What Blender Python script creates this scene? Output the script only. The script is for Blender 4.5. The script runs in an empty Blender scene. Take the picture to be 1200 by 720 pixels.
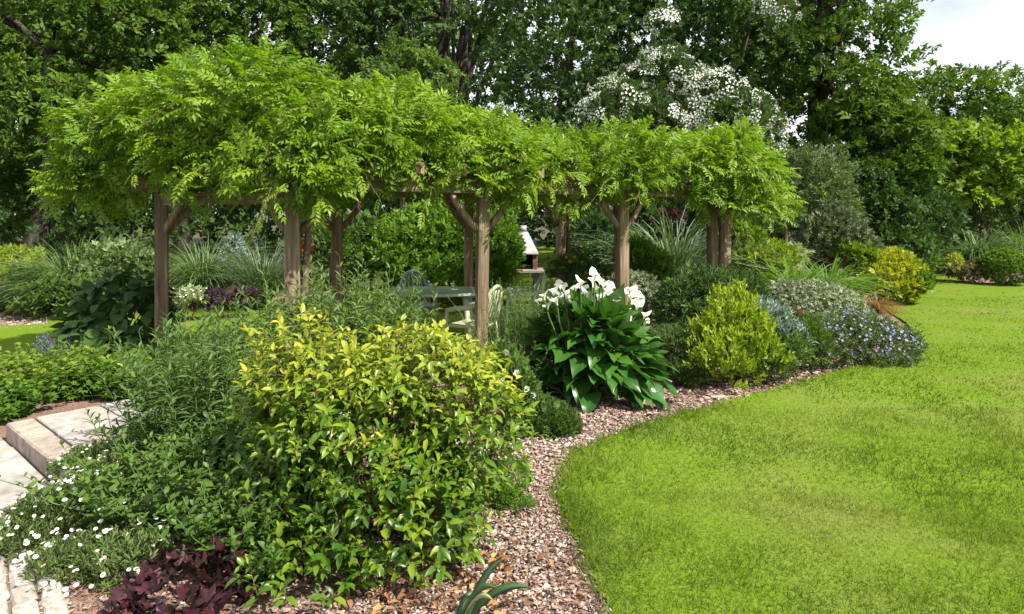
import bpy, bmesh, math, random
import numpy as np
from mathutils import Vector, Matrix

# ------------------------------------------------------------------ camera, sky, sun, exposure
SC = bpy.context.scene
COL = SC.collection
CAMH = 1.75
F = 800.0            # focal length in photo pixels (1200 wide)
HZ = 250.0           # horizon row in the photo
cd = bpy.data.cameras.new("camera")
cam = bpy.data.objects.new("camera", cd)
COL.objects.link(cam)
cam.location = (0, 0, CAMH)
cam.rotation_euler = (math.radians(90), 0, 0)
cd.sensor_width = 36
cd.lens = 24
cd.shift_y = -(360 - HZ) / 1200.0
cd.clip_start = 0.05
cd.clip_end = 2000
SC.camera = cam

SUN = Vector((0.70, -0.50, 1.0)).normalized()
el = math.asin(SUN.z)
az = math.atan2(SUN.x, SUN.y)
world = bpy.data.worlds.new("World")
SC.world = world
world.use_nodes = True
nt = world.node_tree
nt.nodes.clear()
sky = nt.nodes.new("ShaderNodeTexSky")
sky.sky_type = 'NISHITA'
sky.sun_disc = False
sky.sun_elevation = el
sky.sun_rotation = az
sky.air_density = 1.2
sky.dust_density = 2.5
geo = nt.nodes.new("ShaderNodeTexCoord")
mp = nt.nodes.new("ShaderNodeMapping")
mp.inputs['Scale'].default_value = (1.6, 1.6, 4.0)
noi = nt.nodes.new("ShaderNodeTexNoise")
noi.inputs['Scale'].default_value = 1.3
noi.inputs['Detail'].default_value = 7
noi.inputs['Roughness'].default_value = 0.55
rmp = nt.nodes.new("ShaderNodeValToRGB")
rmp.color_ramp.elements[0].position = 0.26
rmp.color_ramp.elements[1].position = 0.52
mixc = nt.nodes.new("ShaderNodeMix")
mixc.data_type = 'RGBA'
mixc.inputs[7].default_value = (7.4, 7.7, 8.2, 1)
bg = nt.nodes.new("ShaderNodeBackground")
bg.inputs['Strength'].default_value = 0.085
out = nt.nodes.new("ShaderNodeOutputWorld")
nt.links.new(geo.outputs['Generated'], mp.inputs['Vector'])
nt.links.new(mp.outputs['Vector'], noi.inputs['Vector'])
nt.links.new(noi.outputs['Fac'], rmp.inputs['Fac'])
nt.links.new(rmp.outputs['Color'], mixc.inputs[0])
nt.links.new(sky.outputs['Color'], mixc.inputs[6])
nt.links.new(mixc.outputs[2], bg.inputs['Color'])
nt.links.new(bg.outputs['Background'], out.inputs['Surface'])

sl = bpy.data.lights.new("sun", 'SUN')
sl.energy = 5.0
sl.angle = math.radians(0.6)
sl.color = (1.0, 0.955, 0.88)
so = bpy.data.objects.new("sun", sl)
COL.objects.link(so)
so.rotation_euler = SUN.to_track_quat('Z', 'Y').to_euler()
so.location = (20, -15, 30)

SC.view_settings.view_transform = 'Standard'
SC.view_settings.look = 'None'
SC.view_settings.exposure = 1.05
SC.view_settings.gamma = 1
SC.view_settings.use_curve_mapping = False
SC.cycles.max_bounces = 7
SC.cycles.diffuse_bounces = 4
SC.cycles.glossy_bounces = 2
SC.cycles.transmission_bounces = 4
SC.cycles.use_denoising = True
SC.cycles.sample_clamp_indirect = 4.0

rng = np.random.default_rng(7)
random.seed(7)
CAMP = np.array([0, 0, CAMH])


# ------------------------------------------------------------------ helpers: pixels to metres
def W(px, py, Y):
    return np.array([(px - 600) / F * Y, Y, CAMH - (py - HZ) / F * Y])


def G(px, py, z=0.0):
    Y = F * (CAMH - z) / (py - HZ)
    return np.array([(px - 600) / F * Y, Y, z])


def norm(a):
    return a / np.maximum(np.linalg.norm(a, axis=-1, keepdims=True), 1e-9)


def rdir(n):
    return norm(rng.normal(size=(n, 3)))


UP = np.array([0, 0, 1.0])


def frames(A, U):
    y = norm(A)
    z = U - (U * y).sum(-1, keepdims=True) * y
    bad = np.linalg.norm(z, axis=-1) < 1e-4
    z[bad] = np.cross(y[bad], [0.3, 0.9, 0.1])
    z = norm(z)
    x = np.cross(y, z)
    return np.stack([x, y, z], axis=-1)


def inside(poly, x, y):
    poly = np.asarray(poly)[:, :2]
    res = np.zeros(len(x), bool)
    j = len(poly) - 1
    for i in range(len(poly)):
        xi, yi = poly[i]
        xj, yj = poly[j]
        c = ((yi > y) != (yj > y)) & (x < (xj - xi) * (y - yi) / (yj - yi + 1e-12) + xi)
        res ^= c
        j = i
    return res


def polydist(line, x, y):
    line = np.asarray(line)[:, :2]
    d = np.full(len(x), 1e9)
    for i in range(len(line) - 1):
        a, b = line[i], line[i + 1]
        ab = b - a
        t = np.clip(((x - a[0]) * ab[0] + (y - a[1]) * ab[1]) / (ab @ ab + 1e-12), 0, 1)
        d = np.minimum(d, np.hypot(x - a[0] - t * ab[0], y - a[1] - t * ab[1]))
    return d


def smooth_line(pts, n=8):
    pts = [np.asarray(p, float) for p in pts]
    out = []
    for i in range(len(pts) - 1):
        p0, p1, p2, p3 = pts[max(i - 1, 0)], pts[i], pts[i + 1], pts[min(i + 2, len(pts) - 1)]
        for k in range(n):
            t = k / n
            out.append(0.5 * (2 * p1 + (p2 - p0) * t + (2 * p0 - 5 * p1 + 4 * p2 - p3) * t * t + (3 * p1 - p0 - 3 * p2 + p3) * t ** 3))
    out.append(pts[-1])
    return np.array(out)


# ------------------------------------------------------------------ helpers: objects
def tag(o, label=None, cat=None, group=None, kind=None):
    if label: o["label"] = label
    if cat: o["category"] = cat
    if group: o["group"] = group
    if kind: o["kind"] = kind
    return o


def empty(name, loc, label, cat, group=None):
    o = bpy.data.objects.new(name, None)
    COL.objects.link(o)
    o.empty_display_size = 0.1
    o.location = loc
    return tag(o, label, cat, group)


def link(name, me, parent=None, mat=None, kind=None):
    o = bpy.data.objects.new(name, me)
    COL.objects.link(o)
    if mat and not me.materials:
        me.materials.append(mat)
    if parent:
        o.parent = parent
        o.matrix_parent_inverse = Matrix.Identity(4)
        o.location = -Vector(parent.location) if parent.parent is None else (0, 0, 0)
    if kind: o["kind"] = kind
    return o


class Soup:
    def __init__(s):
        s.V, s.L, s.S, s.T, s.n = [], [], [], [], 0

    def raw(s, V, faces, tone=0.5):
        V = np.asarray(V, float)
        s.V.append(V)
        s.L.append(np.concatenate([np.asarray(f) for f in faces]) + s.n)
        s.S.append(np.array([len(f) for f in faces]))
        s.T.append(np.full(len(faces), float(tone)) if np.isscalar(tone) else np.asarray(tone, float))
        s.n += len(V)

    def inst(s, tm, P, R, S, tone):
        tv, tf, tt = tm
        N, k = len(P), len(tv)
        if N == 0: return
        S = np.asarray(S, float)
        if S.ndim == 1: S = S[:, None] * np.ones(3)
        V = np.einsum('nij,nkj->nki', R, tv[None] * S[:, None, :]) + P[:, None]
        s.V.append(V.reshape(-1, 3))
        fl = np.concatenate([np.asarray(f) for f in tf])
        sz = np.array([len(f) for f in tf])
        s.L.append((fl[None] + (np.arange(N) * k)[:, None] + s.n).ravel())
        s.S.append(np.tile(sz, N))
        s.T.append((np.asarray(tone)[:, None] + tt[None]).ravel())
        s.n += N * k

    def mesh(s, name, smooth=False, shift=None):
        V = np.concatenate(s.V)
        if shift is not None: V = V - np.asarray(shift)
        L = np.concatenate(s.L).astype(np.int32)
        S = np.concatenate(s.S).astype(np.int32)
        T = np.concatenate(s.T).astype(np.float32)
        me = bpy.data.meshes.new(name)
        me.vertices.add(len(V))
        me.vertices.foreach_set("co", V.astype(np.float32).ravel())
        me.loops.add(len(L))
        me.loops.foreach_set("vertex_index", L)
        me.polygons.add(len(S))
        st = np.zeros(len(S), np.int32)
        st[1:] = np.cumsum(S)[:-1]
        me.polygons.foreach_set("loop_start", st)
        if smooth:
            me.polygons.foreach_set("use_smooth", np.ones(len(S), bool))
        a = me.attributes.new("tone", 'FLOAT', 'FACE')
        a.data.foreach_set("value", np.clip(T, 0, 1))
        me.update(calc_edges=True)
        return me

    def obj(s, name, mat, parent=None, kind=None, smooth=False):
        if s.n == 0: return None
        return link(name, s.mesh(name, smooth), parent, mat, kind)


def tube(s, pts, radii, n=6, tone=0.5, cap=True):
    pts = np.asarray(pts, float)
    m = len(pts)
    T = norm(np.gradient(pts, axis=0))
    ref = np.array([0.37, 0.61, 0.2]) if abs(T[0][2]) > 0.8 else UP
    V = []
    x = norm(np.cross(T[0], ref))
    for i in range(m):
        x = norm(x - (x @ T[i]) * T[i])
        y = np.cross(T[i], x)
        a = np.linspace(0, 2 * np.pi, n, endpoint=False)
        V.append(pts[i] + radii[i] * (np.cos(a)[:, None] * x + np.sin(a)[:, None] * y))
    V = np.concatenate(V)
    Fc = []
    for i in range(m - 1):
        for k in range(n):
            k2 = (k + 1) % n
            Fc.append((i * n + k, i * n + k2, (i + 1) * n + k2, (i + 1) * n + k))
    if cap:
        Fc.append(tuple(range(n))[::-1])
        Fc.append(tuple((m - 1) * n + k for k in range(n)))
    s.raw(V, Fc, tone)


def wobble(a, b, n=6, amp=0.05, sag=0.0):
    t = np.linspace(0, 1, n)[:, None]
    p = np.asarray(a) * (1 - t) + np.asarray(b) * t
    j = rng.normal(size=(n, 3)) * amp
    j[0] = 0
    j[-1] = 0
    p = p + j
    p[:, 2] += sag * 4 * (t * (1 - t))[:, 0]
    return p


def box_mesh(name, sx, sy, sz, bev=0.008, jitter=0.0, seg=1):
    bm = bmesh.new()
    bmesh.ops.create_cube(bm, size=1)
    bmesh.ops.scale(bm, vec=(sx, sy, sz), verts=bm.verts)
    if bev > 0:
        bmesh.ops.bevel(bm, geom=list(bm.edges), offset=bev, segments=seg, affect='EDGES', profile=0.6)
    if jitter:
        for v in bm.verts:
            v.co += Vector(rng.normal(size=3) * jitter)
    me = bpy.data.meshes.new(name)
    bm.to_mesh(me)
    bm.free()
    return me


# ------------------------------------------------------------------ materials
def newmat(name):
    m = bpy.data.materials.new(name)
    m.use_nodes = True
    t = m.node_tree
    t.nodes.clear()
    o = t.nodes.new("ShaderNodeOutputMaterial")
    return m, t, o


def ramp(t, cols):
    r = t.nodes.new("ShaderNodeValToRGB")
    e = r.color_ramp.elements
    while len(e) < len(cols): e.new(0.5)
    for i, c in enumerate(cols):
        if len(c) == 4:
            e[i].position = c[3]
        else:
            e[i].position = i / (len(cols) - 1)
    for i, c in enumerate(cols):
        e[i].color = (c[0], c[1], c[2], 1)
    return r


def leaf_mat(name, cols, trans=0.35, rough=0.5, spec=0.35, tcol=(1.15, 1.25, 0.45), under=0.12):
    m, t, o = newmat(name)
    at = t.nodes.new("ShaderNodeAttribute")
    at.attribute_name = "tone"
    r = ramp(t, cols)
    t.links.new(at.outputs['Fac'], r.inputs['Fac'])
    g = t.nodes.new("ShaderNodeNewGeometry")
    pale = t.nodes.new("ShaderNodeMix")
    pale.data_type = 'RGBA'
    pale.inputs[7].default_value = (0.30, 0.36, 0.22, 1)
    mu = t.nodes.new("ShaderNodeMath")
    mu.operation = 'MULTIPLY'
    mu.inputs[1].default_value = under
    t.links.new(g.outputs['Backfacing'], mu.inputs[0])
    t.links.new(mu.outputs[0], pale.inputs[0])
    t.links.new(r.outputs['Color'], pale.inputs[6])
    p = t.nodes.new("ShaderNodeBsdfPrincipled")
    p.inputs['Roughness'].default_value = rough
    p.inputs['Specular IOR Level'].default_value = spec
    t.links.new(pale.outputs[2], p.inputs['Base Color'])
    if trans > 0:
        tr = t.nodes.new("ShaderNodeBsdfTranslucent")
        mc = t.nodes.new("ShaderNodeMix")
        mc.data_type = 'RGBA'
        mc.blend_type = 'MULTIPLY'
        mc.inputs[0].default_value = 1
        mc.inputs[7].default_value = (*tcol, 1)
        t.links.new(r.outputs['Color'], mc.inputs[6])
        t.links.new(mc.outputs[2], tr.inputs['Color'])
        mx = t.nodes.new("ShaderNodeMixShader")
        mx.inputs[0].default_value = trans
        t.links.new(p.outputs[0], mx.inputs[1])
        t.links.new(tr.outputs[0], mx.inputs[2])
        t.links.new(mx.outputs[0], o.inputs['Surface'])
    else:
        t.links.new(p.outputs[0], o.inputs['Surface'])
    return m


def noise_mat(name, cols, scale=(8, 8, 8), detail=6, rough=0.85, bump=0.3, bdist=0.02, coord='Object', spec=0.2, extra=None, rand=0.0):
    m, t, o = newmat(name)
    tc = t.nodes.new("ShaderNodeTexCoord")
    mp = t.nodes.new("ShaderNodeMapping")
    mp.inputs['Scale'].default_value = scale
    vec = tc.outputs[coord]
    oi = t.nodes.new("ShaderNodeObjectInfo")
    if rand:
        ad = t.nodes.new("ShaderNodeVectorMath")
        ad.operation = 'ADD'
        mm = t.nodes.new("ShaderNodeMath")
        mm.operation = 'MULTIPLY'
        mm.inputs[1].default_value = 37.0
        t.links.new(oi.outputs['Random'], mm.inputs[0])
        t.links.new(vec, ad.inputs[0])
        t.links.new(mm.outputs[0], ad.inputs[1])
        vec = ad.outputs[0]
    t.links.new(vec, mp.inputs['Vector'])
    n = t.nodes.new("ShaderNodeTexNoise")
    n.inputs['Scale'].default_value = 1
    n.inputs['Detail'].default_value = detail
    n.inputs['Roughness'].default_value = 0.62
    t.links.new(mp.outputs[0], n.inputs['Vector'])
    r = ramp(t, cols)
    t.links.new(n.outputs['Fac'], r.inputs['Fac'])
    p = t.nodes.new("ShaderNodeBsdfPrincipled")
    p.inputs['Roughness'].default_value = rough
    p.inputs['Specular IOR Level'].default_value = spec
    col = r.outputs['Color']
    if extra:      # second, large-scale blotch: (scale, colour, low, high)
        n2 = t.nodes.new("ShaderNodeTexNoise")
        n2.inputs['Scale'].default_value = extra[0]
        n2.inputs['Detail'].default_value = 4
        t.links.new(vec, n2.inputs['Vector'])
        mr = t.nodes.new("ShaderNodeMapRange")
        mr.inputs[1].default_value = extra[2]
        mr.inputs[2].default_value = extra[3]
        t.links.new(n2.outputs['Fac'], mr.inputs[0])
        mx = t.nodes.new("ShaderNodeMix")
        mx.data_type = 'RGBA'
        mx.inputs[7].default_value = (*extra[1], 1)
        t.links.new(mr.outputs[0], mx.inputs[0])
        t.links.new(col, mx.inputs[6])
        col = mx.outputs[2]
    if rand:
        hv = t.nodes.new("ShaderNodeHueSaturation")
        mr = t.nodes.new("ShaderNodeMapRange")
        mr.inputs[3].default_value = 1 - rand
        mr.inputs[4].default_value = 1 + rand
        t.links.new(oi.outputs['Random'], mr.inputs[0])
        t.links.new(mr.outputs[0], hv.inputs['Value'])
        t.links.new(col, hv.inputs['Color'])
        col = hv.outputs[0]
    t.links.new(col, p.inputs['Base Color'])
    if bump:
        b = t.nodes.new("ShaderNodeBump")
        b.inputs['Strength'].default_value = bump
        b.inputs['Distance'].default_value = bdist
        t.links.new(n.outputs['Fac'], b.inputs['Height'])
        t.links.new(b.outputs[0], p.inputs['Normal'])
    t.links.new(p.outputs[0], o.inputs['Surface'])
    return m


M = {}
M['wood'] = noise_mat('weathered_oak', [(0.05, 0.033, 0.019, 0.22), (0.18, 0.128, 0.078, 0.5), (0.40, 0.325, 0.23, 0.78)], (26, 26, 1.6), 9, 0.85, 0.9, 0.012, rand=0.18,
                      extra=(3.0, (0.13, 0.115, 0.055), 0.52, 0.75))
M['bark'] = noise_mat('bark', [(0.012, 0.010, 0.008, 0.3), (0.05, 0.042, 0.032, 0.55), (0.12, 0.105, 0.08, 0.8)], (9, 9, 2.2), 7, 0.9, 0.9, 0.05)
M['twig'] = noise_mat('twig', [(0.07, 0.045, 0.028, 0.3), (0.17, 0.12, 0.08, 0.7)], (30, 30, 30), 4, 0.85, 0.3, 0.005)
M['greenstem'] = noise_mat('green_stem', [(0.05, 0.10, 0.02, 0.3), (0.11, 0.17, 0.05, 0.7)], (20, 20, 20), 3, 0.6, 0.1, 0.003)
M['soil'] = noise_mat('woodland_floor', [(0.03, 0.024, 0.014, 0.25), (0.06, 0.05, 0.026, 0.5), (0.09, 0.085, 0.04, 0.8)], (3, 3, 3), 9, 0.95, 0.8, 0.06, extra=(0.35, (0.05, 0.075, 0.02), 0.45, 0.65))
M['mulch'] = noise_mat('bark_mulch', [(0.05, 0.03, 0.02, 0.25), (0.20, 0.125, 0.088, 0.5), (0.42, 0.31, 0.25, 0.75)], (55, 55, 55), 6, 0.95, 1.0, 0.02, extra=(1.6, (0.17, 0.10, 0.07), 0.5, 0.75))
M['lawn'] = noise_mat('lawn_turf', [(0.055, 0.106, 0.009, 0.25), (0.100, 0.160, 0.012, 0.5), (0.152, 0.200, 0.025, 0.78)], (38, 38, 38), 8, 0.9, 0.8, 0.015, extra=(0.8, (0.135, 0.16, 0.032), 0.47, 0.70), spec=0.03)
M['paving'] = noise_mat('stone_paving', [(0.15, 0.13, 0.11, 0.25), (0.29, 0.26, 0.23, 0.5), (0.41, 0.38, 0.35, 0.8)], (9, 9, 9), 9, 0.85, 0.35, 0.006, rand=0.14, extra=(3.5, (0.26, 0.20, 0.15), 0.55, 0.75))
M['kerb'] = noise_mat('kerb_stone', [(0.15, 0.115, 0.085, 0.25), (0.28, 0.23, 0.185, 0.5), (0.40, 0.35, 0.29, 0.8)], (12, 12, 12), 9, 0.9, 0.6, 0.01, rand=0.12)
M['joint'] = noise_mat('joint_sand', [(0.08, 0.065, 0.045, 0.3), (0.17, 0.14, 0.10, 0.7)], (40, 40, 40), 5, 0.95, 0.5, 0.01)


# ------------------------------------------------------------------ leaf shapes: (verts, faces, tone offset per face); length along +Y
def t_leaf2(w=0.5, fold=0.1, droop=0.06):
    v = np.array([[0, 0, 0], [-w / 2, .42, fold], [0, 1, -droop], [w / 2, .42, fold]])
    return v, [(0, 3, 2), (0, 2, 1)], np.zeros(2)


def t_leaf8(w=0.5, fold=0.10, droop=0.12, tip=1.0):
    st = [(0.0, 0.0), (0.30, 0.46), (0.68, 0.40), (1.0, 0.0)]
    v, z = [], lambda y: 0.04 * math.sin(y * 3) - droop * y * y
    v.append([0, 0, 0])
    for y, h in st[1:3]:
        v += [[-h * w, y - .03, z(y) + fold * h * 2], [0, y, z(y)], [h * w, y - .03, z(y) + fold * h * 2]]
    v.append([0, tip, z(1)])
    f = [(0, 2, 1), (0, 3, 2), (1, 2, 5, 4), (2, 3, 6, 5), (4, 5, 7), (5, 6, 7)]
    return np.array(v), f, np.zeros(6)


def merge(list_t):
    V, Fc, T, n = [], [], [], 0
    for v, f, tt in list_t:
        V.append(v)
        Fc += [tuple(i + n for i in q) for q in f]
        T.append(tt)
        n += len(v)
    return np.concatenate(V), Fc, np.concatenate(T)


def xform(tm, R, s, p, dt=0.0):
    v, f, tt = tm
    return (v * s) @ np.asarray(R).T + np.asarray(p), f, tt + dt


def t_sprig(n=7, w=0.5, L=0.55, spread=0.9, seed=0, base=None, tv=0.16):
    r = np.random.default_rng(seed)
    base = base or t_leaf2(w)
    out = []
    for i in range(n):
        y = (i + 0.5) / n
        a = i * 2.4 + r.uniform(-.5, .5)
        d = np.array([math.cos(a) * spread, 0.55 + 0.5 * y, math.sin(a) * spread * 0.55])
        u = np.array([r.normal() * .35, r.normal() * .35, 1.0])
        R = frames(d[None], u[None])[0]
        out.append(xform(base, R, L * r.uniform(.75, 1.15), [0, y * 0.65, r.normal() * .08], r.uniform(-tv, tv)))
    return merge(out)


def t_pinnate(n=6, seed=0, lw=0.36, L=0.36):
    r = np.random.default_rng(seed)
    out, base = [], t_leaf2(lw, 0.06, 0.12)
    bend = r.uniform(.25, .5)
    for i in range(n):
        y = 0.16 + 0.76 * i / (n - 1)
        z = -bend * y * y
        for sd in (-1, 1):
            ang = math.radians(r.uniform(48, 66))
            d = np.array([sd * math.sin(ang), math.cos(ang) , -0.32 + r.uniform(-.1, .1)])
            R = frames(d[None], np.array([[r.normal() * .2 , 0.25, 1.0]]))[0]
            s = L * (1.0 - 0.25 * abs(y - .5)) * r.uniform(.85, 1.1)
            out.append(xform(base, R, s, [0, y + r.uniform(-.02, .02), z], r.uniform(-.1, .1)))
    R = frames(np.array([[0, 1, -2 * bend]]), np.array([[0, .3, 1.0]]))[0]
    out.append(xform(base, R, L, [0, .95, -bend * .9], .05))
    rv = np.array([[-.008, 0, 0], [.008, 0, 0], [.006, .5, -bend * .25], [-.006, .5, -bend * .25], [.004, .97, -bend * .94], [-.004, .97, -bend * .94]])
    out.append((rv, [(0, 1, 2, 3), (3, 2, 4, 5)], np.array([.1, .1])))
    return merge(out)


SPRIG = [t_sprig(8, 0.55, 0.5, 0.95, s) for s in range(4)]
SPRIG_S = [t_sprig(7, 0.6, 0.55, 0.9, 10 + s) for s in range(3)]
SPRIG_N = [t_sprig(8, 0.26, 0.6, 0.7, 20 + s) for s in range(3)]
PINN = [t_pinnate(5, s, .40, .40) for s in range(4)]
L2, L8 = t_leaf2(), t_leaf8()


# ------------------------------------------------------------------ foliage clouds
def cloud(blobs, n, lo=0.78, hi=1.06, rej=0.72, zmin=0.02, down=0.35, lump=0.0):
    """points and outward normals on the shells of a set of ellipsoids (c, r); a point deep inside another one is dropped"""
    C = np.array([b[0] for b in blobs], float)
    Rr = np.array([b[1] for b in blobs], float)
    area = (Rr[:, 0] * Rr[:, 1] + Rr[:, 0] * Rr[:, 2] + Rr[:, 1] * Rr[:, 2])
    k = rng.choice(len(C), size=int(n * 2.2), p=area / area.sum())
    d = rdir(len(k))
    keep = (d[:, 2] > -0.25) | (rng.random(len(k)) < down)
    k, d = k[keep], d[keep]
    rad = rng.uniform(lo, hi, len(k))[:, None]
    P = C[k] + d * Rr[k] * rad
    if lump:
        q = P * 3.1
        P = P + d * lump * (np.sin(q[:, :1] * 1.7 + q[:, 1:2]) * np.cos(q[:, 2:3] * 2.1 + q[:, :1]))
    N = norm(d / Rr[k])
    ok = P[:, 2] > zmin
    for i in range(len(C)):
        q = (((P - C[i]) / Rr[i]) ** 2).sum(-1)
        ok &= (q > rej * rej) | (k == i)
    P, N = P[ok], N[ok]
    return P[:n], N[:n]


def orient(N, out=1.0, up=0.5, jit=0.5, nup=0.8, nout=0.85, njit=0.45):
    n = len(N)
    A = norm(N * out + UP * up + rng.normal(size=(n, 3)) * jit)
    U = norm(N * nout + UP * nup + rng.normal(size=(n, 3)) * njit)
    return frames(A, U)


def fill(s, tms, P, R, S, tone):
    k = rng.integers(0, len(tms), len(P))
    for i, tm in enumerate(tms):
        q = k == i
        s.inst(tm, P[q], R[q], S[q], tone[q])


def blob_px(px, py, Y, rpx, rpy, depth=None):
    sc = Y / F
    rx, rz = rpx * sc, rpy * sc
    return (W(px, py, Y), np.array([rx, depth if depth else (rx + rz) / 2, rz]))


def sub_blobs(c, r, nb, sf=(0.25, 0.42), inner=0.45, flat=0.75, zlow=-0.8):
    """many small clumps spread through one ellipsoid"""
    res = []
    r = np.asarray(r, float)
    while len(res) < nb:
        d = rdir(1)[0]
        if d[2] < zlow: continue
        t = rng.uniform(inner, 1.0) ** 0.6
        s = rng.uniform(*sf) * r.mean()
        res.append((np.asarray(c) + d * r * t * 0.88, np.array([s, s, s * flat]) * rng.uniform(.85, 1.15, 3)))
    return res


PART_TONES = 5


def leaf_parts(parent, name, tms, P, R, S, tone, mat, meshname=None, kind=None):
    """each leaf an object of its own; alike leaves share mesh data"""
    loc = np.array(parent.location)
    meshes = {}
    for i in range(len(P)):
        v = int(rng.integers(0, len(tms)))
        b = min(PART_TONES - 1, max(0, int(tone[i] * PART_TONES)))
        if (v, b) not in meshes:
            sp = Soup()
            tv, tf, tt = tms[v]
            sp.raw(tv, tf, tt + (b + .5) / PART_TONES)
            me = sp.mesh(meshname or name, smooth=True)
            me.materials.append(mat)
            meshes[(v, b)] = me
        o = bpy.data.objects.new(name, meshes[(v, b)])
        COL.objects.link(o)
        o.parent = parent
        if kind: o['kind'] = kind
        m = Matrix(np.vstack([np.hstack([R[i] * S[i], (P[i] - loc)[:, None]]), [0, 0, 0, 1]]).tolist())
        o.matrix_local = m


def front_score(P, c, N=None):
    d = norm(CAMP - P)
    s = ((P - c) * d).sum(-1) / np.maximum(np.linalg.norm(P - c, axis=-1).mean(), 1e-6)
    return s


def split_parts(P, c, k, jit=0.15):
    s = front_score(P, c) + rng.normal(size=len(P)) * jit
    idx = np.argsort(-s)
    m = np.zeros(len(P), bool)
    m[idx[:k]] = True
    return m


# ------------------------------------------------------------------ the ground
def sheet(name, poly, z, mat, thick=0.0, kind='structure', grid=0.0, amp=0.0):
    from mathutils.geometry import delaunay_2d_cdt
    poly = np.asarray(poly)[:, :2]
    a = 0.5 * np.sum(poly[:, 0] * np.roll(poly[:, 1], -1) - np.roll(poly[:, 0], -1) * poly[:, 1])
    if a < 0: poly = poly[::-1]
    n = len(poly)
    pts = [Vector((float(p[0]), float(p[1]))) for p in poly]
    if grid:
        gx, gy = np.meshgrid(np.arange(max(poly[:, 0].min(), -12), min(poly[:, 0].max(), 24), grid), np.arange(max(poly[:, 1].min(), 1), min(poly[:, 1].max(), 26), grid))
        gx = gx.ravel() + rng.normal(size=gx.size) * grid * .1
        gy = gy.ravel()
        ok = inside(poly, gx, gy) & (polydist(np.vstack([poly, poly[:1]]), gx, gy) > grid * .3)
        pts += [Vector((float(x_), float(y_))) for x_, y_ in zip(gx[ok], gy[ok])]
    vs, es, fs, ov, oe, of = delaunay_2d_cdt(pts, [], [list(range(n))], 1, 1e-4)
    V = np.array([[v_.x, v_.y, z] for v_ in vs])
    if amp:
        V[:, 2] += amp * patch(V[:, 0] * .55, V[:, 1] * .55)
    Fc = []
    for f in fs:
        f = list(f)
        p0, p1, p2 = V[f[0]], V[f[1]], V[f[2]]
        if (p1[0] - p0[0]) * (p2[1] - p0[1]) - (p1[1] - p0[1]) * (p2[0] - p0[0]) < 0: f = f[::-1]
        Fc.append(tuple(f))
    if thick:
        k = len(V)
        top = [[p[0], p[1], z + (amp * float(patch(p[0] * .55, p[1] * .55)) if amp else 0)] for p in poly]
        low = [[p[0], p[1], z - thick] for p in poly]
        V = np.vstack([V, top, low])
        for i in range(n):
            j = (i + 1) % n
            Fc.append((k + i, k + n + i, k + n + j, k + j))
    sp = Soup()
    sp.raw(V, Fc)
    return tag(link(name, sp.mesh(name, bool(grid)), None, mat), kind=kind)


def patch(x, y):
    return (np.sin(x * 1.7 + 1.3 * np.sin(y * 1.1)) * np.cos(y * 1.4 + np.sin(x * .9)) + 0.6 * np.sin(x * 4.1 + y * 2.7) * np.cos(y * 3.7 - x * 1.9))


gr = sheet('ground', [(-400, -60), (400, -60), (400, 700), (-400, 700)], 0.0, M['soil'])
tag(gr, 'dark earth and leaf litter floor under the trees', 'ground')

edge_px = [(800, 900), (745, 780), (716, 722), (684, 655), (661, 600), (657, 570), (672, 538), (722, 514), (800, 490),
           (880, 467), (960, 446), (1010, 431), (1050, 416), (1072, 398), (1058, 378), (1032, 362), (1022, 354), (1050, 350), (1082, 344), (1096, 334), (1088, 324),
           (1076, 316), (1084, 309), (1105, 308), (1112, 318), (1122, 328), (1160, 333), (1215, 332), (1330, 334), (1700, 336)]
edge = smooth_line([G(*p) for p in edge_px], 14)
edge[1:-1, :2] += (rng.normal(size=(len(edge) - 2, 2)) * .010 + .016 * np.sin(np.arange(len(edge) - 2) * 1.9)[:, None] * np.array([1, .4])) * np.clip(8 / edge[1:-1, 1:2], .3, 1)
lawn_poly = [tuple(p[:2]) for p in edge] + [(32, 12), (32, -6), (edge[0][0], -6)]
o = sheet('lawn', lawn_poly, 0.035, M['lawn'], 0.045, grid=.3, amp=.008)
tag(o, 'sunlit mown lawn sweeping round the mulch bed', 'lawn')
back_px = [(-500, 384), (0, 384), (60, 377), (120, 373), (250, 362), (420, 345), (560, 322), (640, 288), (690, 280), (745, 283), (735, 320), (778, 342), (776, 372),
           (700, 388), (560, 402), (300, 408), (150, 424), (-500, 436)]
back_poly = smooth_line([G(*p) for p in back_px + back_px[:1]], 4)
o = sheet('back_lawn', back_poly, 0.032, M['lawn'], 0.03)
tag(o, 'strip of lawn running behind the pergola', 'lawn')
mul = smooth_line([G(*p) for p in [(-120, 900), (-120, 560), (-500, 470), (-500, 372), (0, 362), (300, 350), (600, 330), (760, 320), (900, 296), (1060, 286), (1150, 290), (1320, 292), (1700, 330), (1500, 420), (1150, 560), (900, 800), (860, 900)]], 3)
o = sheet('mulch_bed', mul, 0.006, M['mulch'])
tag(o, 'pinkish bark mulch bed between the shrubs', 'mulch bed')
drive = [(-24, 26), (-6, 27), (-6, 29.5), (-24, 29)]
o = sheet('driveway', drive, 0.02, M['paving'])
tag(o, 'pale driveway glimpsed beyond the ornamental grasses', 'driveway')


# ------------------------------------------------------------------ lawn grass (uncountable) and bark chips
M['grass'] = leaf_mat('grass_blade', [(0.056, 0.113, 0.011), (0.112, 0.180, 0.014), (0.178, 0.230, 0.030), (0.30, 0.29, 0.12)], 0.33, 0.5, 0.12, under=0.0)


def blade_t():
    v = np.array([[-.5, 0, 0], [.5, 0, 0], [-.35, .55, .1], [.35, .55, .1], [0, 1, .45]])
    return v, [(0, 1, 3, 2), (2, 3, 4)], np.zeros(2)


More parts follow.
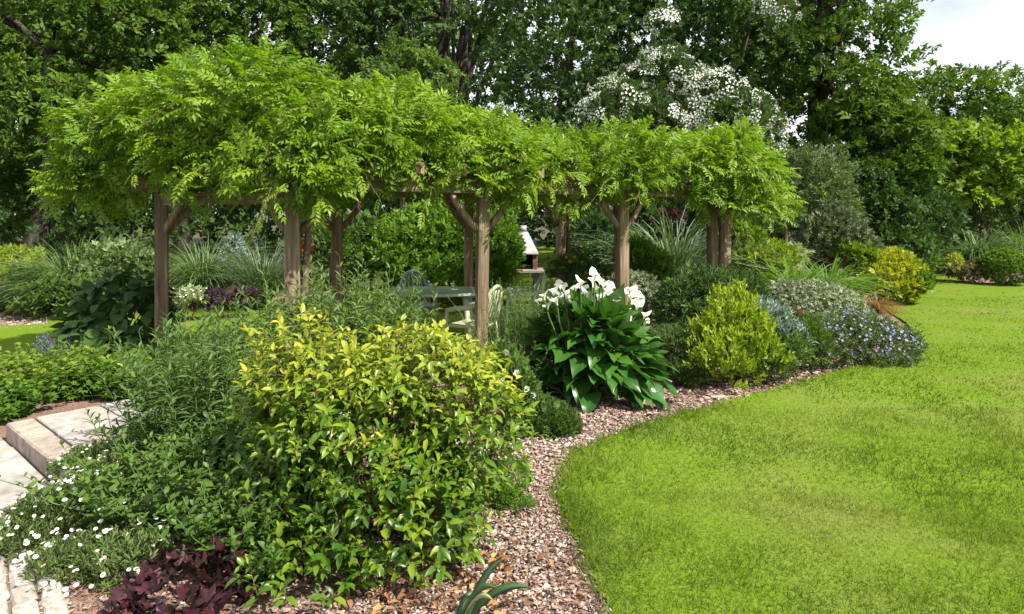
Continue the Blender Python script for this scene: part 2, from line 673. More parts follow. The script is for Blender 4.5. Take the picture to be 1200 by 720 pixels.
BL = blade_t()
gs = Soup()
for (y0, y1, dens, wid, hgt) in ((2.7, 4.2, 8600, .0034, .036), (4.2, 6.0, 3900, .0050, .034), (6.0, 9.0, 1400, .008, .027), (9.0, 14.0, 520, .012, .018), (14, 24, 60, .03, .012)):
    xa, xb = -4.0, y1 * 0.80
    n = int((xb - xa) * (y1 - y0) * dens)
    x = rng.uniform(xa, xb, n)
    y = rng.uniform(y0, y1, n)
    q = (x < y * 0.79) & (x > -0.2) & (inside(lawn_poly, x, y) | (polydist(edge, x, y) < .05 * rng.random(n)))
    if y1 > 8.9:
        q |= inside(back_poly, x, y) & (np.abs(x) < y * 0.77)
    x, y = x[q], y[q]
    n = len(x)
    pt = patch(x, y)
    ed = polydist(edge, x, y)
    long_ = np.exp(-(ed / 0.16) ** 2)
    P = np.stack([x, y, .031 + .008 * patch(x * .55, y * .55)], -1)
    lean = rng.normal(size=(n, 2)) * (0.55 + 0.5 * long_[:, None])
    A = np.stack([lean[:, 0], lean[:, 1], np.ones(n)], -1)
    U = np.stack([rng.normal(size=n), rng.normal(size=n) - .4, np.full(n, .1)], -1)
    R = frames(A, U)
    h = hgt * rng.uniform(.5, 1.3, n) * (1 + 1.1 * long_) * (1 - 0.30 * pt) * (1 + .45 * np.clip(patch(x * 4.3, y * 4.3), -.5, 1))
    S = np.stack([wid * rng.uniform(.7, 1.3, n), h, h], -1)
    tone = 0.42 + 0.12 * pt + 0.15 * np.sin((x * .55 + y * 1.25) * 2.3 + 1.2 * np.sin(x * .6)) + rng.normal(size=n) * (.15 if y1 < 6.5 else .07)
    dry = rng.random(n) < 0.03 + 0.12 * np.clip(pt - .3, 0, 1)
    tone = np.where(dry, rng.uniform(.8, 1, n), tone)
    gs.inst(BL, P, R, S, tone)
g = gs.obj('lawn_grass', M['grass'], kind='stuff')
tag(g, 'short green grass blades of the mown lawn', 'grass')

M['chip'] = leaf_mat('bark_chip', [(0.06, 0.034, 0.024), (0.19, 0.115, 0.085), (0.34, 0.245, 0.20), (0.54, 0.455, 0.40)], 0, 0.85, 0.15, under=0)
cv = np.array([[-.5, -.25, 0], [.45, -.3, .05], [.5, .3, .0], [-.4, .28, .08], [-.45, -.2, -.22], [.4, -.24, -.2], [.45, .25, -.2]])
CHIP = (cv, [(0, 1, 2, 3), (0, 4, 5, 1), (1, 5, 6, 2)], np.zeros(3))
cs = Soup()
for (y0, y1, dens, sz) in ((2.6, 4.3, 5400, .015), (4.3, 6.2, 3100, .020), (6.2, 9.5, 900, .030)):
    n = int(8 * (y1 - y0) * dens)
    x = rng.uniform(-3, 5, n)
    y = rng.uniform(y0, y1, n)
    ed = polydist(edge, x, y)
    q = (~inside(lawn_poly, x, y)) & ((ed < 1.15) & (x > -0.75) & (x < y * .78) | (y < 3.45) & (x < -.6) & (rng.random(n) < .35)) | ((ed < .05) & (x < y * .7))
    x, y = x[q], y[q]
    n = len(x)
    a = rng.uniform(0, 6.28, n)
    A = np.stack([np.cos(a), np.sin(a), rng.normal(size=n) * .25], -1)
    U = np.stack([rng.normal(size=n) * .3, rng.normal(size=n) * .3, np.ones(n)], -1)
    R = frames(A, U)
    s = sz * rng.lognormal(0, .35, n)
    S = np.stack([s * 1.1, s * rng.uniform(.6, 1.3, n), s], -1)
    P = np.stack([x, y, .010 + rng.random(n) * .014], -1)
    pt = patch(x * 1.3 + 2, y * 1.2)
    tone = np.clip(.60 + .10 * pt + rng.normal(size=n) * .17 - .10 * (y < 3.5), 0, 1)
    cs.inst(CHIP, P, R, S, tone)
x0 = np.array([G(px, py) for px, py in zip(rng.uniform(-10, 75, 2500), rng.uniform(366, 388, 2500))])
n = len(x0)
R = frames(np.stack([rng.normal(size=n), rng.normal(size=n), rng.normal(size=n) * .2], -1), np.tile(UP, (n, 1)) + rng.normal(size=(n, 3)) * .25)
x0[:, 2] = .015
cs.inst(CHIP, x0, R, .05 * rng.lognormal(0, .3, n), np.clip(.65 + rng.normal(size=n) * .2, 0, 1))
c = cs.obj('bark_chips', M['chip'], kind='stuff')
tag(c, 'loose pinkish brown bark chips along the lawn edge', 'bark chips')

M['dry'] = leaf_mat('dry_leaf', [(0.08, 0.04, 0.02), (0.19, 0.09, 0.045), (0.30, 0.16, 0.08), (0.42, 0.28, 0.10)], .2, .7, .15, (1.2, .9, .5), 0)
n = 420
x = np.concatenate([rng.uniform(-.8, -.02, 300), rng.uniform(-.2, .5, 50)])
y = np.concatenate([rng.uniform(2.75, 3.5, 300), rng.uniform(2.8, 4.4, 50)])
q = ~inside(lawn_poly, x, y)
x, y = x[q], y[q]
n = len(x)
a = rng.uniform(0, 6.28, n)
ds = Soup()
ds.inst(t_leaf8(.5, .2, -.1), np.stack([x, y, .026 + rng.random(n) * .012], -1), frames(np.stack([np.cos(a), np.sin(a), rng.normal(size=n) * .2], -1), UP + rng.normal(size=(n, 3)) * .35), .052 * rng.uniform(.5, 1.1, n), rng.random(n))
tag(ds.obj('fallen_leaves', M['dry'], kind='stuff'), 'brown fallen leaves scattered over the mulch under the yellow bush', 'fallen leaves')

# ------------------------------------------------------------------ paving: raised patio with stone edging, lower paving, setts
u, v = np.array([.74, -.67]), np.array([.67, .74])
u, v = u / np.linalg.norm(u), v / np.linalg.norm(v)
v = np.array([-u[1], u[0]])
A0 = np.array([-3.87, 5.22])
ang = math.atan2(u[1], u[0])


def slab(root, name, a, b, la, lb, z, th, mat, bev=.008):
    me = box_mesh(name, la, lb, th, bev, .0015)
    o = link(name, me, root, mat)
    p = A0 + u * a + v * b
    o.location = Vector((p[0], p[1], z - th / 2)) - Vector(root.location)
    o.rotation_euler = (rng.normal() * .004, rng.normal() * .004, ang + rng.normal() * .004)
    return o


def pxy(a, b):
    p = A0 + u * a + v * b
    return (p[0], p[1])


root = empty('raised_patio', (*pxy(1.2, 1.2), 0), 'raised pale stone patio with a brown stone step edge beside the daisies', 'patio')
me = box_mesh('patio_core', 1.7, 2.05, .115, 0)
o = link('patio_core', me, root, M['joint'])
o.location = Vector((*pxy(.85, 1.03), .0575)) - Vector(root.location)
o.rotation_euler = (0, 0, ang)
for i in range(3):          # edging stones
    slab(root, 'edging_stone',   .27 + i * .56, .09, .55, .18, .146, .146, M['kerb'], .012)
bpos = .19
for r_ in range(4):
    lb = [.46, .38, .5, .42, .46][r_]
    apos = -.02 - (r_ % 2) * .02
    k = 0
    while apos < 1.4:
        la = [.62, .5, .74, .56, .66][(k + r_) % 5]
        slab(root, 'paving_slab', apos + la / 2, bpos + lb / 2, la - .012, lb - .012, .148 + rng.normal() * .0012, .05, M['paving'])
        apos += la
        k += 1
    bpos += lb
root = empty('lower_paving', (*pxy(.6, -.6), 0), 'lower stone paving at the foot of the patio step', 'paving')
me = box_mesh('paving_bed', 2.5, 1.6, .02, 0)
o = link('paving_bed', me, root, M['joint'])
o.location = Vector((*pxy(.4, -.81), .004)) - Vector(root.location)
o.rotation_euler = (0, 0, ang)
bpos = -.008
for r_ in range(4):
    lb = [.42, .36, .40, .38][r_]
    apos = -.8 + (r_ % 2) * .17
    k = 0
    while apos < 1.0:
        la = [.6, .45, .68, .52][(k + r_) % 4]
        slab(root, 'paving_slab', apos + la / 2, bpos - lb / 2, la - .014, lb - .014, .026 + rng.normal() * .002, .022, M['paving'])
        apos += la
        k += 1
    bpos -= lb
M['sett'] = noise_mat('weathered_setts', [(0.15, 0.125, 0.10, 0.25), (0.30, 0.265, 0.22, 0.5), (0.44, 0.40, 0.35, 0.8)], (26, 26, 26), 9, 0.9, 0.7, 0.008, rand=0.2)
st_c = np.array([-2.62, 2.90])
root = empty('sett_path', (*st_c, 0), 'path of small weathered stone setts beside the daisy edge', 'path')
me = box_mesh('sett_bed', 1.6, 1.1, .02, 0)
o = link('sett_bed', me, root, M['joint'])
o.location = (0.05, 0, .006)
sa = math.radians(-52)
o.rotation_euler = (0, 0, sa)
du, dv = np.array([math.cos(sa), math.sin(sa)]), np.array([-math.sin(sa), math.cos(sa)])
for r_ in range(11):
    for k in range(9):
        la = .165
        p = du * (-.74 + k * .18 + (r_ % 2) * .085) + dv * (-.5 + r_ * .1)
        me = box_mesh('sett', la, .088, .04, .01, .003)
        o = link('sett', me, root, M['sett'])
        o.location = (p[0] + .05, p[1], .012 + rng.normal() * .003)
        o.rotation_euler = (rng.normal() * .02, rng.normal() * .02, sa + rng.normal() * .03)

# ------------------------------------------------------------------ trees
BG = {}
BG['oak'] = leaf_mat('oak_leaf', [(0.030, 0.072, 0.009), (0.066, 0.128, 0.014), (0.112, 0.178, 0.021), (0.17, 0.215, 0.038)], 0.38, .55, .14)
BG['dark'] = leaf_mat('dark_evergreen_leaf', [(0.02, 0.048, 0.010), (0.038, 0.08, 0.014), (0.065, 0.118, 0.022), (0.10, 0.15, 0.04)], 0.3, .5, .16)
BG['ash'] = leaf_mat('ash_leaf', [(0.04, 0.085, 0.016), (0.078, 0.138, 0.026), (0.12, 0.185, 0.036), (0.18, 0.23, 0.055)], 0.42, .5, .14)
BG['light'] = leaf_mat('light_green_leaf', [(0.09, 0.155, 0.012), (0.15, 0.235, 0.018), (0.21, 0.29, 0.03), (0.27, 0.33, 0.05)], 0.5, .5, .2)
BG['sage'] = leaf_mat('sage_leaf', [(0.05, 0.08, 0.025), (0.10, 0.145, 0.05), (0.16, 0.205, 0.085), (0.22, 0.25, 0.13)], 0.3, .6, .2)


def make_tree(name, label, px, Y, zc, r, mat, n=2800, nb=55, leaf=.27, trunk=.22, lean=0, limbs=9, sf=(.24, .40), tms=None, stems=1, group='trees at the edge of the wood', zlow=-.8, base=None, flat=.72):
    X = (px - 600) / F * Y
    bx = X if base is None else (base - 600) / F * Y
    root = empty(name, (bx, Y, 0), label, 'tree', group)
    c = np.array([X, Y, zc])
    subs = sub_blobs(c, r, nb, sf, zlow=zlow, flat=flat)
    s = Soup()
    tops = []
    for k in range(stems):
        b = np.array([bx, Y, 0]) + (np.array([rng.normal() * .5, rng.normal() * .3, 0]) if stems > 1 else 0)
        top = c + np.array([rng.normal() * .25 * r[0], rng.normal() * .2, r[2] * .55]) + (np.array([(k - (stems - 1) / 2) * .7, 0, 0]) if stems > 1 else 0)
        path = wobble(b - [0, 0, .1], top, 8, .10)
        tr = trunk * (1 if stems == 1 else .6)
        tube(s, path, np.linspace(tr, tr * .22, 8) + np.array([tr * .35] + [0] * 7), 9)
        tops.append(path)
        if stems > 1:
            s.obj('trunk', M['bark'], root, smooth=True)
            s = Soup()
    for k in range(limbs):
        path = tops[k % stems]
        i = rng.integers(2, 7)
        tgt = subs[rng.integers(0, len(subs))][0]
        tube(s, wobble(path[i], tgt, 6, .12, .15), np.linspace(trunk * .38, trunk * .06, 6), 6)
    s.obj('limb' if stems > 1 else 'trunk', M['bark'], root, 'stuff' if stems > 1 else None, smooth=True)
    P, N = cloud(subs, int(n * .91), .55, 1.08, .5, .3, .35)
    R = orient(N, .8, .2, .7, .7, .85, .5)
    S = leaf * 1.13 * rng.uniform(.75, 1.3, len(P))
    tone = .42 + rng.normal(size=len(P)) * .12 + .10 * np.sin(P[:, 0] * 1.3 + P[:, 2] * 1.9)
    f = Soup()
    fill(f, tms or SPRIG, P, R, S, tone)
    f.obj('crown', BG[mat], root, 'stuff')
    return root


make_tree('oak_tree', 'broad dark oak whose boughs hang low over the pale driveway', 40, 17.5, 5.6, (4.0, 3.4, 4.2), 'oak', 4200, 80, .27, .3)
make_tree('oak_tree', 'leafy oak crowding in at the outer side of the broad dark oak', -60, 19.5, 4.6, (2.6, 2.4, 4.4), 'oak', 2300, 50, .27, .22)
make_tree('oak_tree', 'mid green oak rising straight behind the tallest hump of the wisteria', 215, 20, 6.8, (3.8, 3.2, 4.6), 'oak', 3800, 70, .27, .28)
make_tree('ash_tree', 'loose feathery ash with sky showing through, right beside the slender stems', 350, 22, 7.4, (3.4, 3.0, 4.6), 'ash', 3300, 60, .27, .22)
make_tree('multi_stemmed_tree', 'tall tree with several slender dark stems against bright sky gaps', 520, 21, 8.6, (3.9, 2.6, 3.9), 'dark', 2300, 60, .27, .26, stems=5, limbs=22, zlow=-.6)
make_tree('ash_sapling', 'small fresh green tree bushing out just behind the wisteria roof', 480, 14.5, 4.3, (1.15, 1.0, 1.1), 'ash', 1100, 26, .2, .08)
make_tree('holly_tree', 'dense dark tree standing left of the white rambling rose', 668, 18, 5.6, (2.2, 2.4, 4.2), 'dark', 3400, 60, .22, .24)
make_tree('holly_tree', 'dark tall tree carrying the white rambling rose in its branches', 815, 18, 6.6, (2.6, 2.3, 3.6), 'dark', 3300, 56, .24, .26)
make_tree('oak_tree', 'very tall leafy oak towering over the grey green willow shrub', 960, 19, 6.9, (2.25, 2.6, 5.0), 'oak', 4300, 74, .26, .3)
make_tree('oak_tree', 'lower oak reaching bright boughs out under the tallest tree', 1030, 17.2, 3.3, (1.5, 1.4, 1.6), 'oak', 2200, 46, .24, .10)
make_tree('oak_tree', 'round topped oak against the open sky behind the small maple', 1110, 24, 3.9, (2.7, 2.6, 3.1), 'oak', 3000, 60, .27, .25)
make_tree('oak_tree', 'paler oak at the end of the wood with a low crown under the open sky', 1215, 25, 3.5, (2.7, 2.5, 2.9), 'ash', 2600, 50, .28, .25)
make_tree('holly_tree', 'black green evergreen in deep shade behind the grey green willow shrub', 1022, 16.4, 1.55, (1.3, 1.0, 1.6), 'dark', 1800, 36, .2, .08)
make_tree('oak_tree', 'oak standing behind and between the ash and the slender stems', 430, 26, 8.0, (3.6, 3.0, 5.0), 'oak', 2600, 50, .3, .26)
make_tree('ash_tree', 'grey green loose crown seen through the gap beside the white rose', 735, 25, 5.2, (2.6, 2.4, 3.8), 'ash', 1500, 36, .27, .2)
make_tree('oak_tree', 'shadowy oak deep in the wood behind the broad dark oak', 110, 26, 7.0, (5.0, 3.0, 6.0), 'oak', 3200, 60, .32, .3)
make_tree('ash_tree', 'light topped ash beyond the tallest oak with twigs against the sky', 905, 23, 7.8, (2.2, 2.2, 4.4), 'ash', 2000, 40, .27, .22)
LM = [t_sprig(8, 0.85, 0.62, 1.0, 70 + s) for s in range(3)]
make_tree('young_maple', 'small bright green multi stemmed maple standing over dark fountain grass', 1148, 20.6, 3.1, (2.15, 1.5, 1.6), 'light', 1150, 50, .23, .06, stems=5, limbs=16, tms=LM, zlow=-.75, base=1140, sf=(.2, .34), flat=.5)

# understorey and far wood: reads as one mass
us = Soup()
bl = []
for i in range(60):
    px = rng.uniform(-60, 1300)
    Y = rng.uniform(20.5, 27)
    h = rng.uniform(1.6, 3.4)
    bl.append((np.array([(px - 600) / F * Y, Y, h * .5]), np.array([rng.uniform(.9, 1.7), .9, h * .75])))
for i in range(12):
    px = rng.uniform(-60, 450)
    Y = rng.uniform(15.5, 18)
    bl.append((np.array([(px - 600) / F * Y, Y, .8]), np.array([rng.uniform(.8, 1.4), .8, rng.uniform(.9, 1.5)])))
P, N = cloud(bl, 5600, .7, 1.08, .6, .05, .4)
fill(us, SPRIG, P, orient(N), .26 * rng.uniform(.7, 1.3, len(P)), .4 + rng.normal(size=len(P)) * .13)
tag(us.obj('woodland_undergrowth', BG['dark'], kind='stuff'), 'dark shrubby undergrowth filling the foot of the wood', 'undergrowth')
fw = Soup()
bl = []
for i in range(200):
    X = rng.uniform(-36, 38)
    Y = rng.uniform(32, 42)
    hi_ = 15.0 if X < 7 else (9 if X < 12 else 4.2)
    z_ = rng.uniform(.8, 4.0) if i % 3 == 0 else rng.uniform(2, hi_)
    bl.append((np.array([X, Y, z_]), np.array([rng.uniform(1.8, 3.0), 1.5, rng.uniform(1.4, 2.2)])))
for i in range(46):
    bl.append((np.array([rng.uniform(-32, 8), rng.uniform(28.5, 31.5), rng.uniform(1.2, 4.2)]), np.array([rng.uniform(1.3, 2.0), .9, rng.uniform(1.0, 1.6)])))
P, N = cloud(bl, 8600, .6, 1.1, .6, .05, .5)
fill(fw, SPRIG, P, orient(N),   .92 * rng.uniform(.7, 1.3, len(P)), .4 + rng.normal(size=len(P)) * .13)
tag(fw.obj('distant_wood', BG['dark'], kind='stuff'), 'mass of farther trees closing the view behind the garden', 'wood')

# ------------------------------------------------------------------ pergola
FP = [(-2.12, 6.6), (-.34, 7.73), (1.44, 8.86), (2.95, 10.05)]
BP = [(-3.90, 7.6), (-2.28, 8.9), (-.65, 10.2), (.82, 11.5)]
HB = 1.97
root = empty('pergola', (-.6, 8.8, 0), 'weathered oak pergola with square posts carrying the wisteria', 'pergola')
RL = Vector(root.location)


def post(p, w=.15, lean=(0, 0)):
    me = box_mesh('post', w, w, HB, .012, .003)
    o = link('post', me, root, M['wood'])
    o.location = Vector((p[0], p[1], HB / 2)) - RL
    o.rotation_euler = (lean[0], lean[1], math.radians(16) + rng.normal() * .08)


def bar(name, a, b, w, h, mat, parent, jitter=.002, bev=.008):
    a, b = Vector(a), Vector(b)
    d = b - a
    me = box_mesh(name, w, h, d.length, bev, jitter)
    o = link(name, me, parent, mat)
    z = d.normalized()
    x = z.cross(Vector((0, 0, 1)))
    if x.length < 1e-3: x = Vector((1, 0, 0))
    x.normalize()
    y = z.cross(x)
    m = Matrix((x, y, z)).transposed().to_4x4()
    off = Vector(parent.location) if parent.parent is None else Vector((0, 0, 0))
    m.translation = (a + b) / 2 - off
    o.matrix_local = m
    return o


for i, p in enumerate(FP): post(p, .145 if i < 1 else .125, (0, .018 if i == 1 else 0))
for p in BP: post(p, .135)
post((3.30, 10.55), .125)


def brace(p, dirv):
    d = Vector((dirv[0], dirv[1], 0)).normalized()
    s = Soup()
    a = Vector((p[0], p[1], HB - .42)) + d * .055
    b = Vector((p[0], p[1], HB + .0)) + d * .40
    side = d.cross(Vector((0, 0, 1)))
    V, Fc = [], []
    n = 7
    for i in range(n):
        t = i / (n - 1)
        c = a.lerp(b, t) + Vector((0, 0, -.014 * 4 * t * (1 - t))) + d * (.012 * 4 * t * (1 - t))
        nn = (Vector((0, 0, 1)) * .6 - d * .75).normalized()
        for (q, w) in ((-1, -1), (1, -1), (1, 1), (-1, 1)):
            V.append(tuple(c + side * (.026 * q) + nn * (.034 * w)))
    for i in range(n - 1):
        for k in range(4):
            k2 = (k + 1) % 4
            Fc.append((i * 4 + k, (i + 1) * 4 + k, (i + 1) * 4 + k2, i * 4 + k2))
    Fc.append((0, 1, 2, 3))
    Fc.append(((n - 1) * 4 + 3, (n - 1) * 4 + 2, (n - 1) * 4 + 1, (n - 1) * 4))
    s.raw(V, Fc)
    s.obj('brace', M['wood'], root)


for row in (FP, BP):
    for i in range(len(row)):
        p = np.array(row[i])
        if i < len(row) - 1: brace(p, np.array(row[i + 1]) - p)
        if i > 0: brace(p, np.array(row[i - 1]) - p)
brace(FP[0], np.array(BP[0]) - FP[0])
brace(BP[0], np.array(FP[0]) - BP[0])
for row in (FP, BP):
    for i in range(len(row) - 1):
        a, b = np.array(row[i]), np.array(row[i + 1])
        e = (b - a) / np.linalg.norm(b - a) * .006
        bar('beam', (*(a + e - (b - a) * (.15 if i == 0 else 0)), HB + .09), (*(b - e + (b - a) * (.15 if i == len(row) - 2 else 0)), HB + .09), .10, .18, M['wood'], root)
bar('beam', (*(np.array(BP[0]) * .96 + np.array(FP[0]) * .04), HB - .06), (*(np.array(FP[0]) * .96 + np.array(BP[0]) * .04), HB - .06), .08, .14, M['wood'], root)
for k in range(13):
    t = (k + .3) / 12.6
    def at(row, t):
        q = min(t * 3, 2.999)
        i = int(q)
        return np.array(row[i]) * (1 - q + i) + np.array(row[i + 1]) * (q - i)
    a, b = at(FP, t), at(BP, t)
    d = (b - a)
    bar('rafter', (*(a - d * .12), HB + .245), (*(b + d * .12), HB + .245), .055, .125, M['wood'], root)

# ------------------------------------------------------------------ wisteria on the pergola
M['wist'] = leaf_mat('wisteria_leaf', [(0.068, 0.138, 0.006), (0.135, 0.235, 0.010), (0.20, 0.305, 0.018), (0.285, 0.355, 0.045)], .42, .45, .28)
wb = [blob_px(*b) for b in [
    (140, 180, 7.7, 72, 56, .8), (98, 208, 7.5, 40, 34, .5), (190, 150, 7.8, 85, 58, .9), (235, 138, 7.4, 90, 62, .95), (310, 122, 7.1, 105, 60, 1.0), (378, 160, 6.5, 52, 62, .55),
    (255, 180, 6.9, 80, 40, .6), (330, 185, 6.5, 60, 40, .5), (375, 205, 6.3, 34, 42, .35), (430, 145, 7.3, 80, 58, .9), (500, 162, 7.7, 80, 52, .9), (568, 178, 8.0, 62, 52, .8),
    (605, 200, 7.7, 32, 38, .45), (450, 180, 7.0, 50, 32, .4), (530, 200, 7.4, 45, 28, .4), (640, 192, 8.5, 50, 40, .8), (668, 210, 8.5, 28, 34, .5), (738, 186, 8.9, 66, 40, .8),
    (745, 208, 8.5, 42, 26, .45), (810, 186, 9.6, 52, 36, .8), (855, 190, 9.7, 54, 46, .8), (893, 228, 9.6, 32, 46, .6), (862, 240, 9.3, 46, 28, .45), (700, 195, 8.7, 45, 32, .6), (885, 205, 9.9, 38, 42, .6)]]
wb = [(c_ + np.array([-.05, .14, -.07]), r_ * np.array([.90, .80, .86])) for c_, r_ in wb]
HANG = [wb[i] for i in (1, 8, 12, 16, 21, 22)]
for t in np.linspace(.05, .95, 9):
    q = at(BP, t) * .6 + at(FP, t) * .4
    wb.append((np.array([q[0], q[1], 2.42]), np.array([.8, .8, .36])))
root = empty('wisteria', (-2.0, 6.9, 0), 'bright green wisteria smothering the roof of the pergola', 'climbing plant')
P, N = cloud(wb, 16400, .74, 1.08, .72, 1.78, .6, .13)
fringe = P[:, 2] > np.where(P[:, 0] < -1.6, 1.93, 2.05) + .07 * np.sin(P[:, 0] * 5.3 + 1.0) * np.cos(P[:, 1] * 4.1) + .05 * rng.normal(size=len(P))
for c_, r_ in HANG:
    fringe |= ((((P - c_) / r_) ** 2).sum(-1) < 1.25) & (P[:, 2] > 1.80)
P, N = P[fringe], N[fringe]
R = orient(N, .75, .30, .65, .85, .85, .45)
droop = (N[:, 2] < .25)
S = .175 * rng.uniform(.6, 1.4, len(P))
tone = .42 + rng.normal(size=len(P)) * .14 + .10 * np.sin(P[:, 0] * 2.1 + P[:, 2] * 3.3)
wc = np.array([c_[0] for c_ in wb]).mean(0)
near = rng.choice(np.where((N @ np.array([.1, -.9, .35]) > .45) & (P[:, 1] < 8.4) & (P[:, 2] > 2.2))[0], 300, replace=False)
m = np.zeros(len(P), bool)
m[near] = True
P[m] += N[m] * .04
f = Soup()
fill(f, PINN, P[~m], R[~m], S[~m], tone[~m])
f.obj('foliage', M['wist'], root, 'stuff')
leaf_parts(root, 'leaf', PINN, P[m], R[m], S[m] * 1.05, tone[m], M['wist'])
s = Soup()
for p, q in ((FP[0], .13), (FP[3], .16), (BP[1], -.14), (FP[2], -.12), (BP[3], .14)):
    h = np.linspace(0, 2.2, 16)
    a = h * 2.1 + q * 20
    path = np.stack([p[0] + q * .75 + .035 * np.cos(a), p[1] + .10 + .06 * np.sin(a), h], -1)
    s = Soup()
    tube(s, path, np.linspace(.045, .03, 16), 7)
    s.obj('trunk', M['twig'], root, smooth=True)
s, f = Soup(), Soup()
for k in range(110):
    b_ = wb[rng.integers(0, 25)]
    upw = k % 2 == 0
    d = norm(np.array([rng.normal() * .7, -.8 + rng.normal() * .5, rng.uniform(.5, 1.6) if upw else rng.uniform(-.3, .6)]))
    p0 = b_[0] + d * b_[1] * .85
    d2 = norm(d + rng.normal(size=3) * .45 + np.array([0, 0, .3 if upw else -.1]))
    L = rng.uniform(.25, .6)
    path = np.array([p0 + d2 * L * t + np.array([0, 0, -.55 * L * t * t]) + rng.normal(size=3) * .012 for t in np.linspace(0, 1, 7)])
    tube(s, path, np.linspace(.006, .0025, 7), 4, cap=False)
    if k % 5:
        A = np.repeat(norm(np.diff(path, axis=0)), 1, 0) + rng.normal(size=(6, 3)) * .7
        f.inst(PINN[k % 4], path[1:], frames(A, UP + rng.normal(size=(6, 3)) * .4), .16 * rng.uniform(.5, 1.1, 6), .55 + rng.normal(size=6) * .15)
s.obj('trailing_shoot', M['twig'], root, 'stuff', True)
f.obj('shoot_leaf', M['wist'], root, 'stuff')

# rambling rose in the tree behind
M['roseleaf'] = leaf_mat('rose_leaf', [(0.03, 0.065, 0.014), (0.06, 0.105, 0.022), (0.10, 0.15, 0.035)], .35, .45, .35)
M['white'] = leaf_mat('white_petal', [(0.60, 0.61, 0.50), (0.74, 0.75, 0.66), (0.84, 0.84, 0.79)], .25, .6, .2, (1, 1, .9), 0)
r_ = np.random.default_rng(3)
fl = []
for i in range(15):
    a = i * 2.4
    rr = .10 + .42 * math.sqrt(i / 15)
    d = np.array([math.cos(a) * .6, math.sin(a) * .6, 1.0])
    for k in range(4):
        b = k * math.pi / 2 + a
        dd = np.array([math.cos(b), math.sin(b), .25])
        Rm = frames(dd[None], d[None])[0]
        fl.append(xform(t_leaf2(1.0, .02, -.05), Rm, .10, [math.cos(a) * rr, math.sin(a) * rr, .15 - .25 * rr + r_.normal() * .04], r_.uniform(-.2, .2)))
CLUSTER = merge(fl)
root = empty('rambling_rose', (*W(790, 300, 14.5)[:2], 0), 'rambling rose foaming with white blossom up in the dark tree', 'climbing plant')
rb = []
for (px, py, rp) in [(700, 140, 28), (725, 120, 32), (755, 105, 36), (785, 90, 34), (775, 75, 26), (800, 120, 38), (835, 110, 34), (850, 140, 32), (760, 140, 34), (880, 130, 26), (900, 150, 20), (775, 30, 20), (905, 12, 22), (925, 20, 16), (880, 5, 18), (690, 165, 30), (820, 150, 40), (770, 165, 40), (895, 165, 22), (910, 185, 16), (860, 165, 30), (893, 128, 14), (900, 140, 14), (906, 155, 13), (885, 140, 18), (880, 165, 20)]:
    rb.append(blob_px(px, py, 14.5 + rng.normal() * .4, rp, rp * .8))
P, N = cloud(rb, 2600, .6, 1.08, .55, .2, .4)
f = Soup()
fill(f, SPRIG_S, P, orient(N), .17 * rng.uniform(.7, 1.3, len(P)), .4 + rng.normal(size=len(P)) * .15)
f.obj('foliage', M['roseleaf'], root, 'stuff')
P, N = cloud(rb, 620, .98, 1.2, .8, .2, .4)
vis = np.where(N @ np.array([0, -1, .5]) > .1)[0]
P, N = P[vis][:299], N[vis][:299]
A_ = frames(np.cross(N, UP) + 1e-3, N + rng.normal(size=N.shape) * .3)
leaf_parts(root, 'blossom_cluster', [CLUSTER], P, A_, .28 * rng.uniform(.5, 1.3, len(P)), np.clip(.5 + rng.normal(size=len(P)) * .25, 0, 1), M['white'], kind='stuff')
s = Soup()
for k in range(7):
    b_ = rb[rng.integers(0, len(rb))][0]
    tube(s, wobble([root.location.x, 14.5, 0], b_, 8, .15), np.linspace(.04, .012, 8), 6)
s.obj('stem', M['bark'], root, smooth=True)


# ------------------------------------------------------------------ shrubs
def bush(name, label, blobs, n, size, mat, tms=None, cat='shrub', group=None, base=None, lo=.72, hi=1.08, rej=.7, ori=(.8, .5, .5), stems=6, tone0=.45, tv=.14, grad=0.0, lump=.05, stem_r=.012, zmin=.02, down=.3):
    bl = [blob_px(*b) for b in blobs]
    c = np.mean([b[0] for b in bl], 0)
    bx = c[:2] if base is None else base
    root = empty(name, (bx[0], bx[1], 0), label, cat, group)
    P, N = cloud(bl, n, lo, hi, rej, zmin, down, lump)
    R = orient(N, *ori)
    S = size * rng.uniform(.75, 1.25, len(P))
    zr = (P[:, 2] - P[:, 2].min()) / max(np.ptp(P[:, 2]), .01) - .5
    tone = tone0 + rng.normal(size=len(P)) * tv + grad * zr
    f = Soup()
    fill(f, tms or SPRIG_S, P, R, S, tone)
    f.obj('foliage', mat, root, 'stuff')
    s = Soup()
    for k in range(stems):
        b_ = bl[k % len(bl)]
        t_ = b_[0] + rng.normal(size=3) * b_[1] * .35
        tube(s, wobble([bx[0] + rng.normal() * .05, bx[1] + rng.normal() * .05, -.02], t_, 5, .02), np.linspace(stem_r, stem_r * .4, 5), 5)
    if stems: s.obj('stem', M['twig'], root, smooth=True)
    return root


